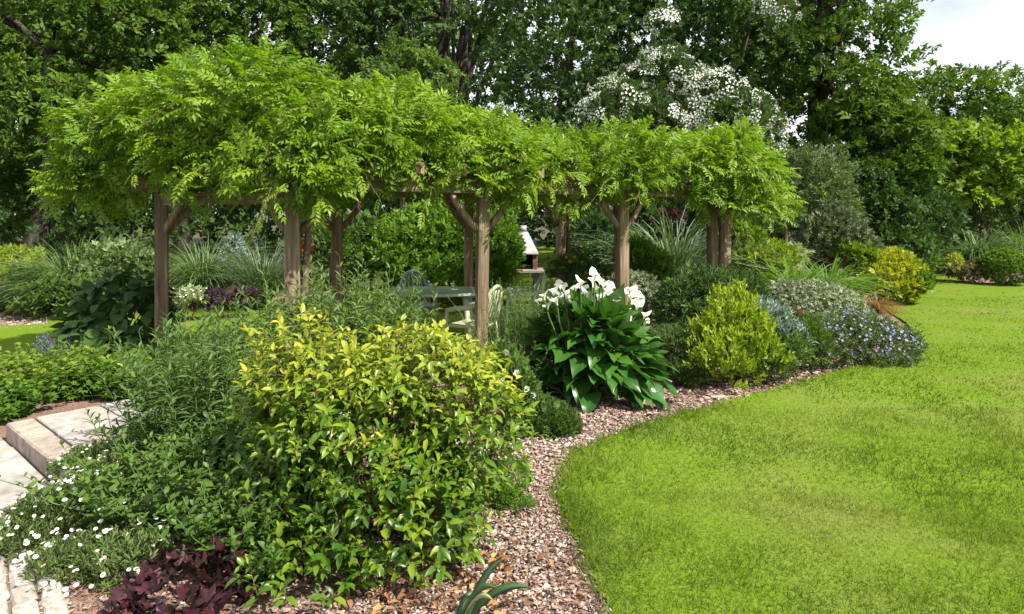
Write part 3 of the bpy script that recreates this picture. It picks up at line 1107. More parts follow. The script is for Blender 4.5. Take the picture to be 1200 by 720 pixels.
def blades(s, c, n, L, lean, droop, w, r0, tone0=.45, tv=.15, seg=5, azr=None, uplift=0.0):
    """arching strap leaves rising from a clump at c"""
    az_ = rng.uniform(0, 2 * np.pi, n) if azr is None else rng.uniform(azr[0], azr[1], n)
    Ls = L * rng.uniform(.6, 1.15, n)
    ln = lean * rng.uniform(.15, 1.2, n)
    dr = droop * rng.uniform(.5, 1.4, n)
    rr = r0 * np.sqrt(rng.random(n))
    ba = rng.uniform(0, 2 * np.pi, n)
    b = np.stack([c[0] + rr * np.cos(ba), c[1] + rr * np.sin(ba), np.full(n, c[2])], -1)
    d = np.stack([np.cos(az_), np.sin(az_), np.zeros(n)], -1)
    sd = np.stack([-np.sin(az_), np.cos(az_), np.zeros(n)], -1) + rng.normal(size=(n, 3)) * .25
    sd = norm(sd)
    t = np.linspace(0, 1, seg + 1)
    V = np.zeros((n, seg + 1, 2, 3))
    for i, tt in enumerate(t):
        rad = Ls * (np.sin(ln) * tt + dr * tt ** 2.2 * .55)
        zz = Ls * (np.cos(ln) * tt - dr * tt ** 2.6 * .75)
        p = b + d * rad[:, None] + UP * np.maximum(zz, -.0)[:, None]
        ww = w * (1 - tt ** 2) * (.6 + .8 * min(tt * 3, 1)) + w * .03
        V[:, i, 0] = p - sd * ww / 2
        V[:, i, 1] = p + sd * ww / 2
    k = 2 * (seg + 1)
    f = []
    for i in range(seg):
        f.append((2 * i, 2 * i + 1, 2 * i + 3, 2 * i + 2))
    fl_ = np.array(f)
    s.V.append(V.reshape(-1, 3))
    s.L.append((fl_.ravel()[None] + (np.arange(n) * k)[:, None] + s.n).ravel())
    s.S.append(np.full(n * seg, 4))
    s.T.append(np.repeat(tone0 + rng.normal(size=n) * tv, seg))
    s.n += n * k


def tussock(name, label, px, Y, hpx, wpx, n, mat, w=.012, group=None, lean=.6, droop=.7, cat='grass clump', z0=0.0, tone0=.45):
    X = (px - 600) / F * Y
    h = hpx * Y / F
    root = empty(name, (X, Y, z0), label, cat, group)
    s = Soup()
    blades(s, (X, Y, z0), n, h * 1.55, lean, droop, w, wpx * Y / F * .10, tone0)
    o = s.obj('blades', mat, root, 'stuff')
    o.location = -Vector(root.location)
    return root


SH = {}
SH['miscanthus'] = leaf_mat('grass_clump_leaf', [(0.035, 0.08, 0.018), (0.07, 0.135, 0.032), (0.12, 0.185, 0.055), (0.19, 0.24, 0.11)], .35, .5, .3)
SH['greygrass'] = leaf_mat('grey_grass_leaf', [(0.05, 0.085, 0.045), (0.10, 0.15, 0.085), (0.17, 0.22, 0.14), (0.26, 0.30, 0.21)], .3, .5, .3)
SH['yellowgreen'] = leaf_mat('yellow_green_leaf', [(0.06, 0.12, 0.012), (0.15, 0.235, 0.015), (0.27, 0.33, 0.025), (0.40, 0.40, 0.06)], .4, .45, .35)
SH['gold'] = leaf_mat('golden_leaf', [(0.10, 0.15, 0.012), (0.24, 0.29, 0.015), (0.38, 0.38, 0.022), (0.50, 0.44, 0.06)], .4, .45, .3)
SH['mid'] = leaf_mat('mid_green_leaf', [(0.03, 0.07, 0.010), (0.06, 0.12, 0.016), (0.10, 0.17, 0.025), (0.15, 0.21, 0.045)], .35, .5, .3)
SH['bright'] = leaf_mat('bright_green_leaf', [(0.05, 0.12, 0.010), (0.09, 0.185, 0.014), (0.14, 0.25, 0.02), (0.20, 0.29, 0.04)], .4, .5, .3)
SH['willow'] = leaf_mat('lance_leaf', [(0.035, 0.075, 0.018), (0.07, 0.13, 0.032), (0.12, 0.185, 0.05), (0.18, 0.24, 0.08)], .38, .5, .22)
SH['deep'] = leaf_mat('deep_green_leaf', [(0.02, 0.052, 0.012), (0.036, 0.082, 0.018), (0.054, 0.108, 0.026), (0.08, 0.135, 0.045)], .25, .5, .18)
SH['grey'] = leaf_mat('grey_green_leaf', [(0.08, 0.105, 0.055), (0.15, 0.185, 0.10), (0.23, 0.27, 0.165), (0.32, 0.36, 0.25)], .2, .6, .2)
SH['silver'] = leaf_mat('silver_leaf', [(0.13, 0.19, 0.16), (0.23, 0.31, 0.27), (0.36, 0.43, 0.39)], .2, .55, .25)
SH['box'] = leaf_mat('box_leaf', [(0.05, 0.11, 0.010), (0.09, 0.18, 0.014), (0.15, 0.25, 0.02)], .3, .45, .3)
SH['maroon'] = leaf_mat('burgundy_leaf', [(0.012, 0.004, 0.007), (0.026, 0.008, 0.012), (0.048, 0.014, 0.019), (0.085, 0.03, 0.032)], .2, .45, .28, (1.5, .5, .5), .05)
SH['brown'] = leaf_mat('tawny_blade', [(0.14, 0.07, 0.025), (0.26, 0.14, 0.05), (0.36, 0.22, 0.09)], .3, .6, .2, (1.2, 1, .5), 0)
SH['heather'] = leaf_mat('heather_sprig', [(0.06, 0.06, 0.022), (0.11, 0.105, 0.04), (0.18, 0.14, 0.07)], .25, .6, .15)
SH['plum'] = leaf_mat('plum_leaf', [(0.03, 0.015, 0.022), (0.06, 0.035, 0.045), (0.11, 0.075, 0.085)], .25, .5, .25, (1.3, .7, .8), .05)
SH['lime'] = leaf_mat('lime_leaf', [(0.10, 0.17, 0.012), (0.21, 0.30, 0.016), (0.32, 0.385, 0.024), (0.43, 0.44, 0.06)], .4, .45, .3)
SH['blue'] = leaf_mat('blue_petal', [(0.13, 0.12, 0.27), (0.22, 0.21, 0.40), (0.35, 0.34, 0.52)], .3, .6, .2, (1, 1, 1.1), 0)
SH['lavender'] = leaf_mat('lavender_floret', [(0.08, 0.075, 0.17), (0.15, 0.14, 0.27), (0.24, 0.23, 0.37)], .2, .7, .2, (1, 1, 1), 0)
SH['yellowpetal'] = leaf_mat('yellow_petal', [(0.6, 0.38, 0.02), (0.75, 0.5, 0.05)], .25, .6, .2, (1, 1, .6), 0)
SH['redpetal'] = leaf_mat('red_petal', [(0.16, 0.006, 0.012), (0.28, 0.015, 0.02)], .25, .5, .3, (1.2, .5, .5), 0)
SH['varieg'] = leaf_mat('pale_edged_leaf', [(0.05, 0.10, 0.03), (0.12, 0.18, 0.06), (0.30, 0.36, 0.16), (0.48, 0.50, 0.30)], .3, .5, .3)
GB = 'shrubs along the garden borders'
GG = 'ornamental grass clumps in the borders'

# --- left back border
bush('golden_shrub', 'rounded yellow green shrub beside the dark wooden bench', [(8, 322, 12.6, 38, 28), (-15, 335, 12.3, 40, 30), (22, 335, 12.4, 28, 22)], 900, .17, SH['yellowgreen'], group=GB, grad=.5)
tussock('fountain_grass', 'fountain grass clump between the yellow green shrub and a pale edged shrub', 86, 12.0, 82, 60, 950, SH['miscanthus'], .016, GG)
bush('pale_edged_shrub', 'leafy shrub with pale edged leaves behind the big leaved dark plant', [(138, 316, 12.0, 40, 28), (115, 330, 11.8, 30, 25), (165, 325, 12.2, 28, 24)], 900, .16, SH['varieg'], group=GB, tone0=.42)
bush('hosta_clump', 'low clump of broad pale green leaves at the lawn edge by the bench', [(75, 352, 11.4, 45, 22), (45, 345, 11.8, 35, 22), (105, 350, 11.3, 30, 22)], 700, .15, SH['mid'], tms=[t_sprig(5, .6, .7, 1.0, 90 + k_, L8) for k_ in range(3)], cat='plant', group=GB, ori=(1.0, .2, .4))
tussock('fountain_grass', 'fresh green fountain grass clump seen just right of the big leaved dark plant', 240, 12.6, 76, 64, 1100, SH['miscanthus'], .015, GG, tone0=.52)
tussock('fountain_grass', 'grey green fountain grass clump next to the broad lit pergola post', 308, 12.2, 68, 56, 900, SH['greygrass'], .013, GG, lean=.45, droop=.5)
tussock('fountain_grass', 'dim fountain grass clump half hidden by a leaning pergola post', 178, 13.2, 58, 40, 360, SH['miscanthus'], .015, GG, tone0=.3)
bush('russian_sage', 'wispy silver grey plant between two fountain grass clumps', [(276, 300, 12.8, 9, 24), (286, 315, 12.7, 10, 20)], 110, .13, SH['silver'], tms=SPRIG_N, cat='plant', group=GB, tone0=.3)
bush('coral_bells', 'small purple leaved clump at the foot of the fountain grasses', [(252, 352, 11.0, 16, 8), (285, 350, 11.2, 14, 8)], 200, .11, SH['plum'], cat='plant', group=GB, tone0=.5)
bush('white_flowered_plant', 'little plant with tiny white flowers beneath the fresh green fountain grass', [(222, 352, 10.9, 14, 10)], 160, .10, SH['varieg'], cat='plant', group=GB, tone0=.7)
bush('dark_shrub', 'rounded bright leaved shrub behind the dark shaded post', [(395, 300, 12.8, 38, 38), (425, 290, 13.2, 28, 36), (372, 310, 12.6, 20, 30)], 900, .16, SH['mid'], group=GB)
root = empty('red_rose', (*W(360, 330, 11.8)[:2], 0), 'dark red rose bloom peeping out beside the broad lit post', 'flower')
s = Soup()
tube(s, wobble([root.location.x, root.location.y, 0], W(360, 298, 11.8), 6, .02), np.linspace(.01, .005, 6), 5)
s.obj('stem', M['greenstem'], root, smooth=True)
s = Soup()
P = W(360, 292, 11.75) + rng.normal(size=(26, 3)) * [.06, .04, .08]
s.inst(L8, P, frames(rdir(26), rdir(26)), np.full(26, .1), rng.random(26))
s.obj('bloom', SH['redpetal'], root, 'stuff', smooth=True)

# --- centre back
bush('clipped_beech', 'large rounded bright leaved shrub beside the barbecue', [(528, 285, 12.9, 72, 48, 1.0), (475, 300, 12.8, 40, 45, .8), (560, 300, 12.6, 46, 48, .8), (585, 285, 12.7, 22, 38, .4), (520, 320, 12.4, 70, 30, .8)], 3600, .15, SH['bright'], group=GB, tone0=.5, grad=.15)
bush('dark_shrub', 'small dark round shrub between the shaded post and the large rounded shrub', [(428, 272, 15.5, 26, 30), (440, 290, 15.2, 24, 26)], 600, .17, SH['deep'], group=GB)
tussock('pampas_grass', 'arching pampas grass clump framed by two right hand pergola posts', 790, 12.4, 118, 86, 560, SH['greygrass'], .026, GG, lean=.5, droop=.8, tone0=.42)
bush('dark_shrub', 'shady dark shrub behind the white lilies and pergola posts', [(695, 280, 14.0, 40, 38), (740, 270, 14.5, 40, 45), (780, 250, 15, 36, 34), (850, 265, 14.5, 40, 40), (715, 310, 13.0, 36, 24)], 1500, .18, SH['deep'], group=GB, tone0=.5)
bush('red_leaved_shrub', 'dull red leaved shrub in shade above the pampas grass', [(783, 260, 13.9, 16, 11)], 60, .13, SH['maroon'], group=GB, tone0=.6, base=(3.1, 13.7))
bush('leafy_shrub', 'bright leaved low shrub left of the pampas grass', [(755, 318, 11.0, 24, 26), (745, 305, 11.2, 18, 22), (768, 330, 10.8, 16, 16)], 520, .15, SH['bright'], group=GB)
bush('yellow_rose_bush', 'bush dotted with a few yellow roses behind the white lilies', [(672, 318, 11.2, 24, 20), (690, 328, 11.0, 20, 16)], 420, .12, SH['mid'], group=GB)
root = bpy.data.objects['yellow_rose_bush']
P = np.array([W(668, 308, 11.0), W(673, 303, 11.1), (W(664, 303, 11.1)), W(688, 322, 10.8)])
ROSE = merge([xform(t_leaf2(.9, .1, -.1), frames(np.array([[math.cos(k * 1.26), math.sin(k * 1.26), .5]]), np.array([[0, 0, 1.0]]))[0], 1, [0, 0, 0], 0) for k in range(6)])
leaf_parts(root, 'bloom', [ROSE], P, frames(np.tile([1.0, 0, 0], (4, 1)), np.tile([0, -.7, .7], (4, 1))), np.array([.055, .05, .045, .05]), np.array([.4, .6, .8, .5]), SH['yellowpetal'])
bush('hebe_ball', 'neat grey green ball shrub directly behind the white lilies', [(742, 345, 9.3, 28, 24)], 700, .075, SH['grey'], group=GB, tone0=.5, ori=(.35, .3, .9, .5, 1.6, .35))

# --- right border
bush('willow_shrub', 'tall airy grey green willow leaved shrub beyond the pergola end', [(950, 230, 14.5, 36, 42), (965, 215, 14.8, 28, 40), (930, 250, 14.4, 30, 40), (975, 255, 14.5, 28, 36), (950, 280, 14.2, 46, 30), (940, 200, 14.6, 18, 22)], 2100, .18, BG['sage'], tms=SPRIG_N, group=GB, lo=.5, tone0=.5, stem_r=.03)
bush('cotoneaster', 'dull grey leaved shrub spreading under the willow leaved shrub', [(975, 275, 13.9, 38, 30), (1000, 290, 13.7, 28, 24), (945, 285, 13.9, 30, 22)], 1000, .13, SH['grey'], group=GB, tone0=.22, lo=.5)
bush('lime_shrub', 'lime green leafy plant just behind the daylilies', [(1000, 296, 13.4, 20, 12), (1015, 302, 13.2, 14, 10)], 240, .14, SH['yellowgreen'], cat='plant', group=GB, tone0=.38)
bush('silver_shrub', 'small silvery shrub between the lime green plant and the golden shrub', [(1018, 302, 13.8, 18, 16), (1005, 312, 13.6, 14, 14)], 420, .10, SH['grey'], group=GB, tone0=.3)
tussock('fountain_grass', 'dark fountain grass clump beyond the far golden shrub', 1062, 19.5, 56, 58, 520, SH['miscanthus'], .02, GG, tone0=.4)
bush('green_perennial', 'bright green tuft at the foot of the dark fountain grass', [(1078, 302, 16.5, 16, 14)], 240, .16, SH['bright'], tms=SPRIG_N, cat='plant', group=GB)
bush('broadleaf_shrub', 'glossy evergreen shrub under the black green tree', [(1085, 260, 18.5, 34, 34), (1050, 250, 18.8, 30, 34), (1025, 275, 18, 26, 20)], 900, .22, SH['deep'], group=GB, tone0=.65)
tussock('fountain_grass', 'wide dark fountain grass clump under the young maple', 1145, 19.5, 56, 84, 800, SH['miscanthus'], .026, GG, lean=.8, droop=.8, tone0=.33)
tussock('fountain_grass', 'paler fountain grass clump behind the clipped box ball', 1198, 20.5, 54, 60, 500, SH['miscanthus'], .026, GG, tone0=.55)
bush('box_ball', 'clipped round box ball at the far lawn edge', [(1180, 313, 16.4, 27, 20, .55)], 2300, .075, SH['box'], group=GB, ori=(.35, .3, .9, .5, 1.6, .35), lo=.9, hi=1.02, tone0=.55, grad=.3, lump=0)
bush('heather_mound', 'brownish green low mound beside the clipped box ball', [(1138, 319, 16.8, 26, 12, .4), (1122, 315, 17.2, 14, 9)], 1000, .08, SH['heather'], cat='plant', group=GB, tone0=.55, ori=(.35, .3, .9, .5, 1.6, .35))
bush('heather_mound_green', 'sparse green shoots topping the brownish mound', [(1138, 314, 15.3, 28, 12, .4)], 520, .09, SH['mid'], cat='plant', group=GB, tone0=.5, stems=0) if False else None
bush('sedum_clump', 'tiny yellow tuft left of the brownish mound', [(1118, 308, 16.4, 7, 8)], 70, .10, SH['gold'], cat='plant', group=GB, stems=0)
bush('spindle_shrub', 'golden yellow variegated shrub at the far corner of the lawn', [(1045, 324, 13.2, 31, 24), (1034, 333, 13.0, 24, 20), (1060, 336, 13.0, 22, 17), (1042, 308, 13.3, 20, 12)], 1300, .12, SH['gold'], group=GB, tone0=.55, tv=.2)
bush('green_perennial', 'leafy green plant tucked against the right of the golden spindle', [(1068, 332, 13.0, 18, 16)], 320, .12, SH['bright'], cat='plant', group=GB)
tussock('sedge_tuft', 'small tawny brown sedge tuft by the golden spindle', 1026, 12.0, 24, 34, 520, SH['brown'], .006, GG, lean=.9, droop=.9)
rt = tussock('daylily_clump', 'clump of bright arching daylily leaves behind the grey green mound', 930, 11.2, 66, 100, 560, SH['bright'], .028, GG, lean=.6, droop=.6, cat='plant')
tussock('daylily_clump', 'daylily clump of arching leaves against the golden spindle', 972, 11.8, 60, 70, 420, SH['bright'], .028, GG, lean=.6, droop=.6, cat='plant')
bush('euphorbia', 'green plant with yellow and rusty tinged leaves beside the twin end posts', [(893, 312, 11.8, 26, 18), (912, 305, 12.0, 18, 14)], 420, .14, SH['yellowgreen'], cat='plant', group=GB, tone0=.5, tv=.22)
bush('pale_hydrangea', 'pale leaved plant under the wisteria end by a thin trunk', [(922, 302, 12.2, 22, 12), (905, 300, 12.3, 14, 10)], 200, .16, SH['varieg'], cat='plant', group=GB, tone0=.72)
bush('leafy_shrub', 'yellowish leafy shrub close behind the twin end posts', [(865, 290, 12.5, 26, 28), (880, 305, 12.2, 20, 20)], 480, .16, SH['yellowgreen'], group=GB, tone0=.3)
bush('spurge_shrub', 'dark bushy narrow leaved shrub behind the foreground golden shrub', [(825, 356, 8.6, 42, 34, .5), (800, 362, 8.5, 22, 30, .35), (855, 352, 8.8, 36, 28, .45), (825, 378, 8.4, 44, 24, .4)], 1600, .13, SH['willow'], tms=SPRIG_N, group=GB, tone0=.33)
bush('hebe_mound', 'smooth domed grey green hebe mound beside the blue flowers', [(952, 374, 8.9, 62, 44, .6), (920, 368, 9.0, 36, 38, .5), (988, 384, 8.7, 38, 32, .45)], 4200, .055, SH['grey'], group=GB, ori=(.35, .3, .9, .5, 1.6, .35), lo=.9, hi=1.03, tone0=.62, tv=.08, lump=.02)
rt = bush('catmint', 'loose low plant hazed with blue violet flowers spilling onto the lawn', [(995, 402, 8.0, 52, 32, .45), (1035, 408, 7.9, 36, 22, .35), (960, 408, 7.8, 34, 24, .35)], 1900, .085, BG['sage'], tms=SPRIG_N, cat='plant', group=GB, tone0=.42, lo=.6)
bl = [blob_px(*b) for b in [(995, 400, 8.0, 54, 34, .47), (1035, 406, 7.9, 38, 24, .37), (960, 405, 7.8, 34, 25, .36)]]
FLW = merge([xform(t_leaf2(.9, .05, 0), frames(np.array([[math.cos(k * 1.257), math.sin(k * 1.257), .35]]), np.array([[0, 0, 1.0]]))[0], .5, [0, 0, 0], 0) for k in range(5)])
wf = bpy.data.objects['white_flowered_plant']
Pw = np.array([W(222 + rng.normal() * 9, 346 + rng.normal() * 6, 10.65) for k in range(16)])
leaf_parts(wf, 'flower', [FLW], Pw, frames(rdir(16) * [1, .3, .3], np.tile([.1, -.7, .7], (16, 1))), np.full(16, .034), np.full(16, .8), M['white'])
P, N = cloud(bl, 620, 1.0, 1.14, .9, .05, .3)
R = frames(np.cross(N, rdir(len(N))), N + np.array([0, -.3, .2]))
sc_ = np.where(N[:, 1] < .1)[0]
leaf_parts(rt, 'flower', [FLW], P[sc_][:280], R[sc_][:280], .032 * rng.uniform(.6, 1.3, len(sc_))[:280], rng.random(len(sc_))[:280], SH['blue'])
bush('silver_artemisia', 'patch of silvery blue leaves next to the foreground golden shrub', [(903, 385, 7.6, 20, 20, .25), (918, 398, 7.4, 20, 10, .2), (895, 370, 7.9, 14, 12)], 420, .10, SH['silver'], tms=SPRIG_N, cat='plant', group=GB, tone0=.45)
bush('low_green_plant', 'soft green low plant filling in beside the silvery leaves', [(935, 388, 7.7, 26, 16, .3), (915, 412, 7.2, 28, 18, .25), (945, 405, 7.5, 26, 18)], 900, .085, SH['mid'], tms=SPRIG_N, cat='plant', group=GB, tone0=.55)
bush('red_sedum', 'tiny rust red flower head among low green leaves', [(933, 370, 7.7, 7, 4, .05)], 40, .035, SH['redpetal'], cat='flower', group=GB, stems=3, stem_r=.004)
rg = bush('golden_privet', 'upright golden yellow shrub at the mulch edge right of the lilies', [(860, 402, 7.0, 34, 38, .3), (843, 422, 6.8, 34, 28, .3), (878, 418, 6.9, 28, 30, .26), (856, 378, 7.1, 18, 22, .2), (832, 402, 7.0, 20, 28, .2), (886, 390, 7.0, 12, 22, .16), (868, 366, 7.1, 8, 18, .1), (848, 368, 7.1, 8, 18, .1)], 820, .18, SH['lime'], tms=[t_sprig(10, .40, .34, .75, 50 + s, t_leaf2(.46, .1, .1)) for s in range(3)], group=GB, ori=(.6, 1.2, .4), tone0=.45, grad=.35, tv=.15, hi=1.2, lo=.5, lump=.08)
bush('low_green_plant', 'grey green fine leaved cushion between the lilies and golden shrub', [(793, 408, 7.2, 30, 20, .3), (798, 434, 6.9, 22, 15, .2), (778, 400, 7.4, 18, 14, .2)], 900, .08, SH['willow'], tms=SPRIG_N, cat='plant', group=GB, tone0=.5)
bush('low_green_plant', 'small dark tuft under the front of the golden shrub', [(812, 441, 6.8, 18, 13, .15), (903, 424, 7.0, 22, 14, .2)], 420, .075, SH['mid'], tms=SPRIG_N, cat='plant', group=GB, tone0=.45)

# --- small trees' stem at the pergola end
root = empty('thin_sapling', (*W(921, 300, 12.6)[:2], 0), 'thin pale trunk standing in the shade at the pergola end', 'tree')
s = Soup()
tube(s, wobble([root.location.x, root.location.y, 0], W(919, 255, 12.6), 7, .02), np.linspace(.045, .03, 7), 8)
tube(s, wobble(W(920, 275, 12.6), W(905, 250, 12.5), 5, .02), np.linspace(.02, .012, 5), 6)
s.obj('trunk', M['twig'], root, smooth=True)
f = Soup()
P, N = cloud([blob_px(918, 250, 12.6, 22, 14), blob_px(900, 245, 12.4, 18, 12)], 130, .6, 1.1)
fill(f, SPRIG_S, P, orient(N), .18 * rng.uniform(.7, 1.2, len(P)), .5 + rng.normal(size=len(P)) * .1)
f.obj('crown', SH['mid'], root, 'stuff')

# ------------------------------------------------------------------ garden furniture and barbecue
M['plastic'] = noise_mat('green_plastic', [(0.27, 0.34, 0.24, 0.3), (0.33, 0.40, 0.29, 0.7)], (5, 5, 5), 3, .5, .05, .002)
M['paleplastic'] = noise_mat('pale_plastic', [(0.30, 0.33, 0.20, 0.3), (0.37, 0.40, 0.25, 0.7)], (5, 5, 5), 3, .45, .05, .002)
M['greyplastic'] = noise_mat('grey_plastic', [(0.20, 0.22, 0.21, 0.3), (0.26, 0.28, 0.27, 0.7)], (5, 5, 5), 3, .45, .05, .002)
TX, TY = -1.02, 9.0
root = empty('garden_table', (TX, TY, 0), 'green plastic garden table under the pergola roof', 'table')
bm = bmesh.new()
bmesh.ops.create_circle(bm, cap_ends=True, segments=40, radius=1)
for v_ in bm.verts: v_.co = Vector((math.copysign(abs(v_.co.x) ** .75, v_.co.x) * .68, math.copysign(abs(v_.co.y) ** .75, v_.co.y) * .48, 0))
ex = bmesh.ops.extrude_face_region(bm, geom=list(bm.faces))
for e in ex['geom']:
    if isinstance(e, bmesh.types.BMVert): e.co.z += .035
bmesh.ops.recalc_face_normals(bm, faces=bm.faces)
bmesh.ops.bevel(bm, geom=[e for e in bm.edges if len(e.link_faces) == 2 and e.calc_face_angle(0) > 1], offset=.01, segments=2, affect='EDGES')
me = bpy.data.meshes.new('tabletop')
bm.to_mesh(me)
bm.free()
o = link('tabletop', me, root, M['plastic'])
o.location = (0, 0, .70)
for sx in (-1, 1):
    for sy in (-1, 1):
        s = Soup()
        tube(s, [(TX + sx * .5, TY + sy * .33, 0), (TX + sx * .46, TY + sy * .30, .35), (TX + sx * .42, TY + sy * .27, .7)], [.028, .034, .04], 8)
        s.obj('leg', M['plastic'], root, smooth=True)


def chair(label, loc, rz, mat):
    root = empty('garden_chair', (loc[0], loc[1], 0), label, 'chair', 'plastic chairs round the garden table')
    root.rotation_euler = (0, 0, rz)
    def add(name, soup):
        o = link(name, soup.mesh(name, True), None, mat)
        o.parent = root
        return o
    for sx in (-1, 1):      # legs; front at +y
        s = Soup(); tube(s, [(sx * .25, .24, 0), (sx * .235, .22, .25), (sx * .225, .20, .62)], [.022, .026, .024], 6); add('leg', s)
        s = Soup(); tube(s, [(sx * .24, -.27, 0), (sx * .225, -.22, .25), (sx * .215, -.2, .46)], [.022, .026, .026], 6); add('leg', s)
        s = Soup(); tube(s, [(sx * .225, .21, .61), (sx * .255, .05, .645), (sx * .25, -.12, .66), (sx * .215, -.25, .70)], [.026, .03, .03, .024], 8); add('armrest', s)
    o = link('seat', box_mesh('seat', .44, .44, .03, .012, 0, 2), None, mat)
    o.parent = root
    o.location = (0, 0, .43)
    s = Soup()              # rounded back hoop
    a = np.linspace(-.1, math.pi + .1, 15)
    tube(s, [(-.215 * math.cos(t), -.22 - .13 * max(0, math.sin(t)), .47 + .43 * max(0.0, math.sin(t)) ** .8) for t in a], [.022] * 15, 8)
    add('back_frame', s)
    for k in range(5):
        x = -.13 + k * .065
        top = .47 + .43 * math.sin(math.acos(max(-1, min(1, -x / .215)))) ** .8 - .01
        s = Soup()
        V = []
        for t in np.linspace(0, 1, 5):
            zz = .44 + (top - .44) * t
            yy = -.21 - .13 * t - .015 * math.sin(3.14 * t)
            V += [(x - .017, yy + .005, zz), (x + .017, yy + .005, zz), (x + .017, yy - .005, zz), (x - .017, yy - .005, zz)]
        Fc = [(i * 4 + k2, i * 4 + (k2 + 1) % 4, (i + 1) * 4 + (k2 + 1) % 4, (i + 1) * 4 + k2) for i in range(4) for k2 in range(4)] + [(3, 2, 1, 0), (16, 17, 18, 19)]
        s.raw(V, Fc)
        add('back_slat', s)


chair('pale green plastic armchair turned side on, against the leaning post', (-.48, 8.12), math.radians(62), M['paleplastic'])
chair('grey plastic chair at the left end of the garden table', (-1.35, 9.75), math.radians(200), M['greyplastic'])
chair('pale plastic chair mostly hidden behind wispy plants right of the leaning post', (.10, 9.4), math.radians(100), M['paleplastic'])

M['bbqwhite'] = noise_mat('whitened_concrete', [(0.24, 0.24, 0.235, 0.3), (0.35, 0.35, 0.345, 0.6), (0.45, 0.45, 0.44, 0.8)], (9, 9, 9), 7, .8, .2, .005)
M['brick'] = noise_mat('firebrick', [(0.10, 0.055, 0.04, 0.3), (0.20, 0.11, 0.08, 0.7)], (20, 20, 20), 6, .9, .4, .01, rand=.2)
M['pinkslab'] = noise_mat('pink_slab', [(0.22, 0.17, 0.15, 0.3), (0.33, 0.26, 0.235, 0.7)], (14, 14, 14), 6, .85, .2, .005)
M['soot'] = noise_mat('soot', [(0.008, 0.008, 0.008, 0.3), (0.03, 0.028, 0.026, 0.7)], (10, 10, 10), 5, .9, .2, .005)
bx_, by_ = .21, 13.0
root = empty('barbecue', (bx_, by_, 0), 'masonry barbecue with a pale flared hood and short chimney', 'barbecue')
root.scale = (1.04, 1.04, .95)


def part(name, size, loc, mat, bev=.006):
    o = link(name, box_mesh(name, *size, bev, .001), root, mat)
    o.location = loc
    return o


def loft(name, levels, mat):
    s = Soup()
    V, Fc = [], []
    for (hx, hy, z) in levels:
        V += [(-hx, -hy, z), (hx, -hy, z), (hx, hy, z), (-hx, hy, z)]
    for i in range(len(levels) - 1):
        for k in range(4):
            k2 = (k + 1) % 4
            Fc.append((i * 4 + k, i * 4 + k2, i * 4 + 4 + k2, i * 4 + 4 + k))
    Fc += [(3, 2, 1, 0), tuple((len(levels) - 1) * 4 + k for k in range(4))]
    s.raw(V, Fc)
    o = link(name, s.mesh(name), None, mat)
    o.parent = root
    return o


loft('hood', [(.27, .24, 1.02), (.275, .245, 1.06), (.19, .17, 1.24), (.12, .11, 1.40), (.085, .08, 1.47)], M['bbqwhite'])
loft('chimney', [(.07, .07, 1.472), (.06, .06, 1.60)], M['bbqwhite'])
part('chimney_cap', (.17, .17, .025), (0, 0, 1.655), M['soot'])
for sx in (-1, 1):
    part('cap_leg', (.015, .1, .04), (sx * .045, 0, 1.62), M['soot'], 0)
part('shelf', (.74, .56, .06), (0, -.05, .70), M['pinkslab'], .01)
part('leg', (.11, .42, .66), (-.24, 0, .33), M['bbqwhite'])
part('leg', (.11, .42, .66), (.24, 0, .33), M['bbqwhite'])
part('firebox_back', (.40, .04, .28), (0, .19, .875), M['soot'])
part('grill_tray', (.38, .3, .02), (0, -.02, .80), M['soot'])
for r_ in range(4):
    for sx in (-1, 1):
        for k in range(2):
            part('brick', (.085, .205, .066), (sx * .215, -.10 + k * .212, .766 + r_ * .071), M['brick'], .005)

root = empty('garden_bench', (-9.35, 12.0, 0), 'dark wooden bench end cut off beside the yellow green shrub', 'bench')
M['darkwood'] = noise_mat('dark_wood', [(0.02, 0.016, 0.013, 0.3), (0.06, 0.05, 0.04, 0.7)], (20, 20, 3), 6, .8, .3, .005)
M['greywood'] = noise_mat('grey_wood', [(0.13, 0.11, 0.09, 0.3), (0.26, 0.23, 0.19, 0.7)], (20, 20, 3), 6, .85, .3, .005)
bxx = W(8, 350, 12.0)[0]
for dx in (0, -1.2):
    bar('leg', (bxx + dx, 11.75, 0), (bxx + dx, 11.75, .62), .06, .06, M['greywood'], root)
    bar('leg', (bxx + dx - .02, 12.2, 0), (bxx + dx - .02, 12.25, .9), .06, .06, M['greywood'], root)
    bar('armrest', (bxx + dx + .18, 11.70, .42), (bxx + dx - .22, 11.9, .76), .05, .09, M['darkwood'], root)
for k in range(4):
    bar('seat_slat', (bxx + .06, 11.78 + k * .11, .43), (bxx - 1.3, 11.78 + k * .11, .43), .09, .025, M['darkwood'], root)
for k in range(3):
    bar('back_slat', (bxx + .06, 12.21, .55 + k * .13), (bxx - 1.3, 12.21, .55 + k * .13), .025, .09, M['darkwood'], root)


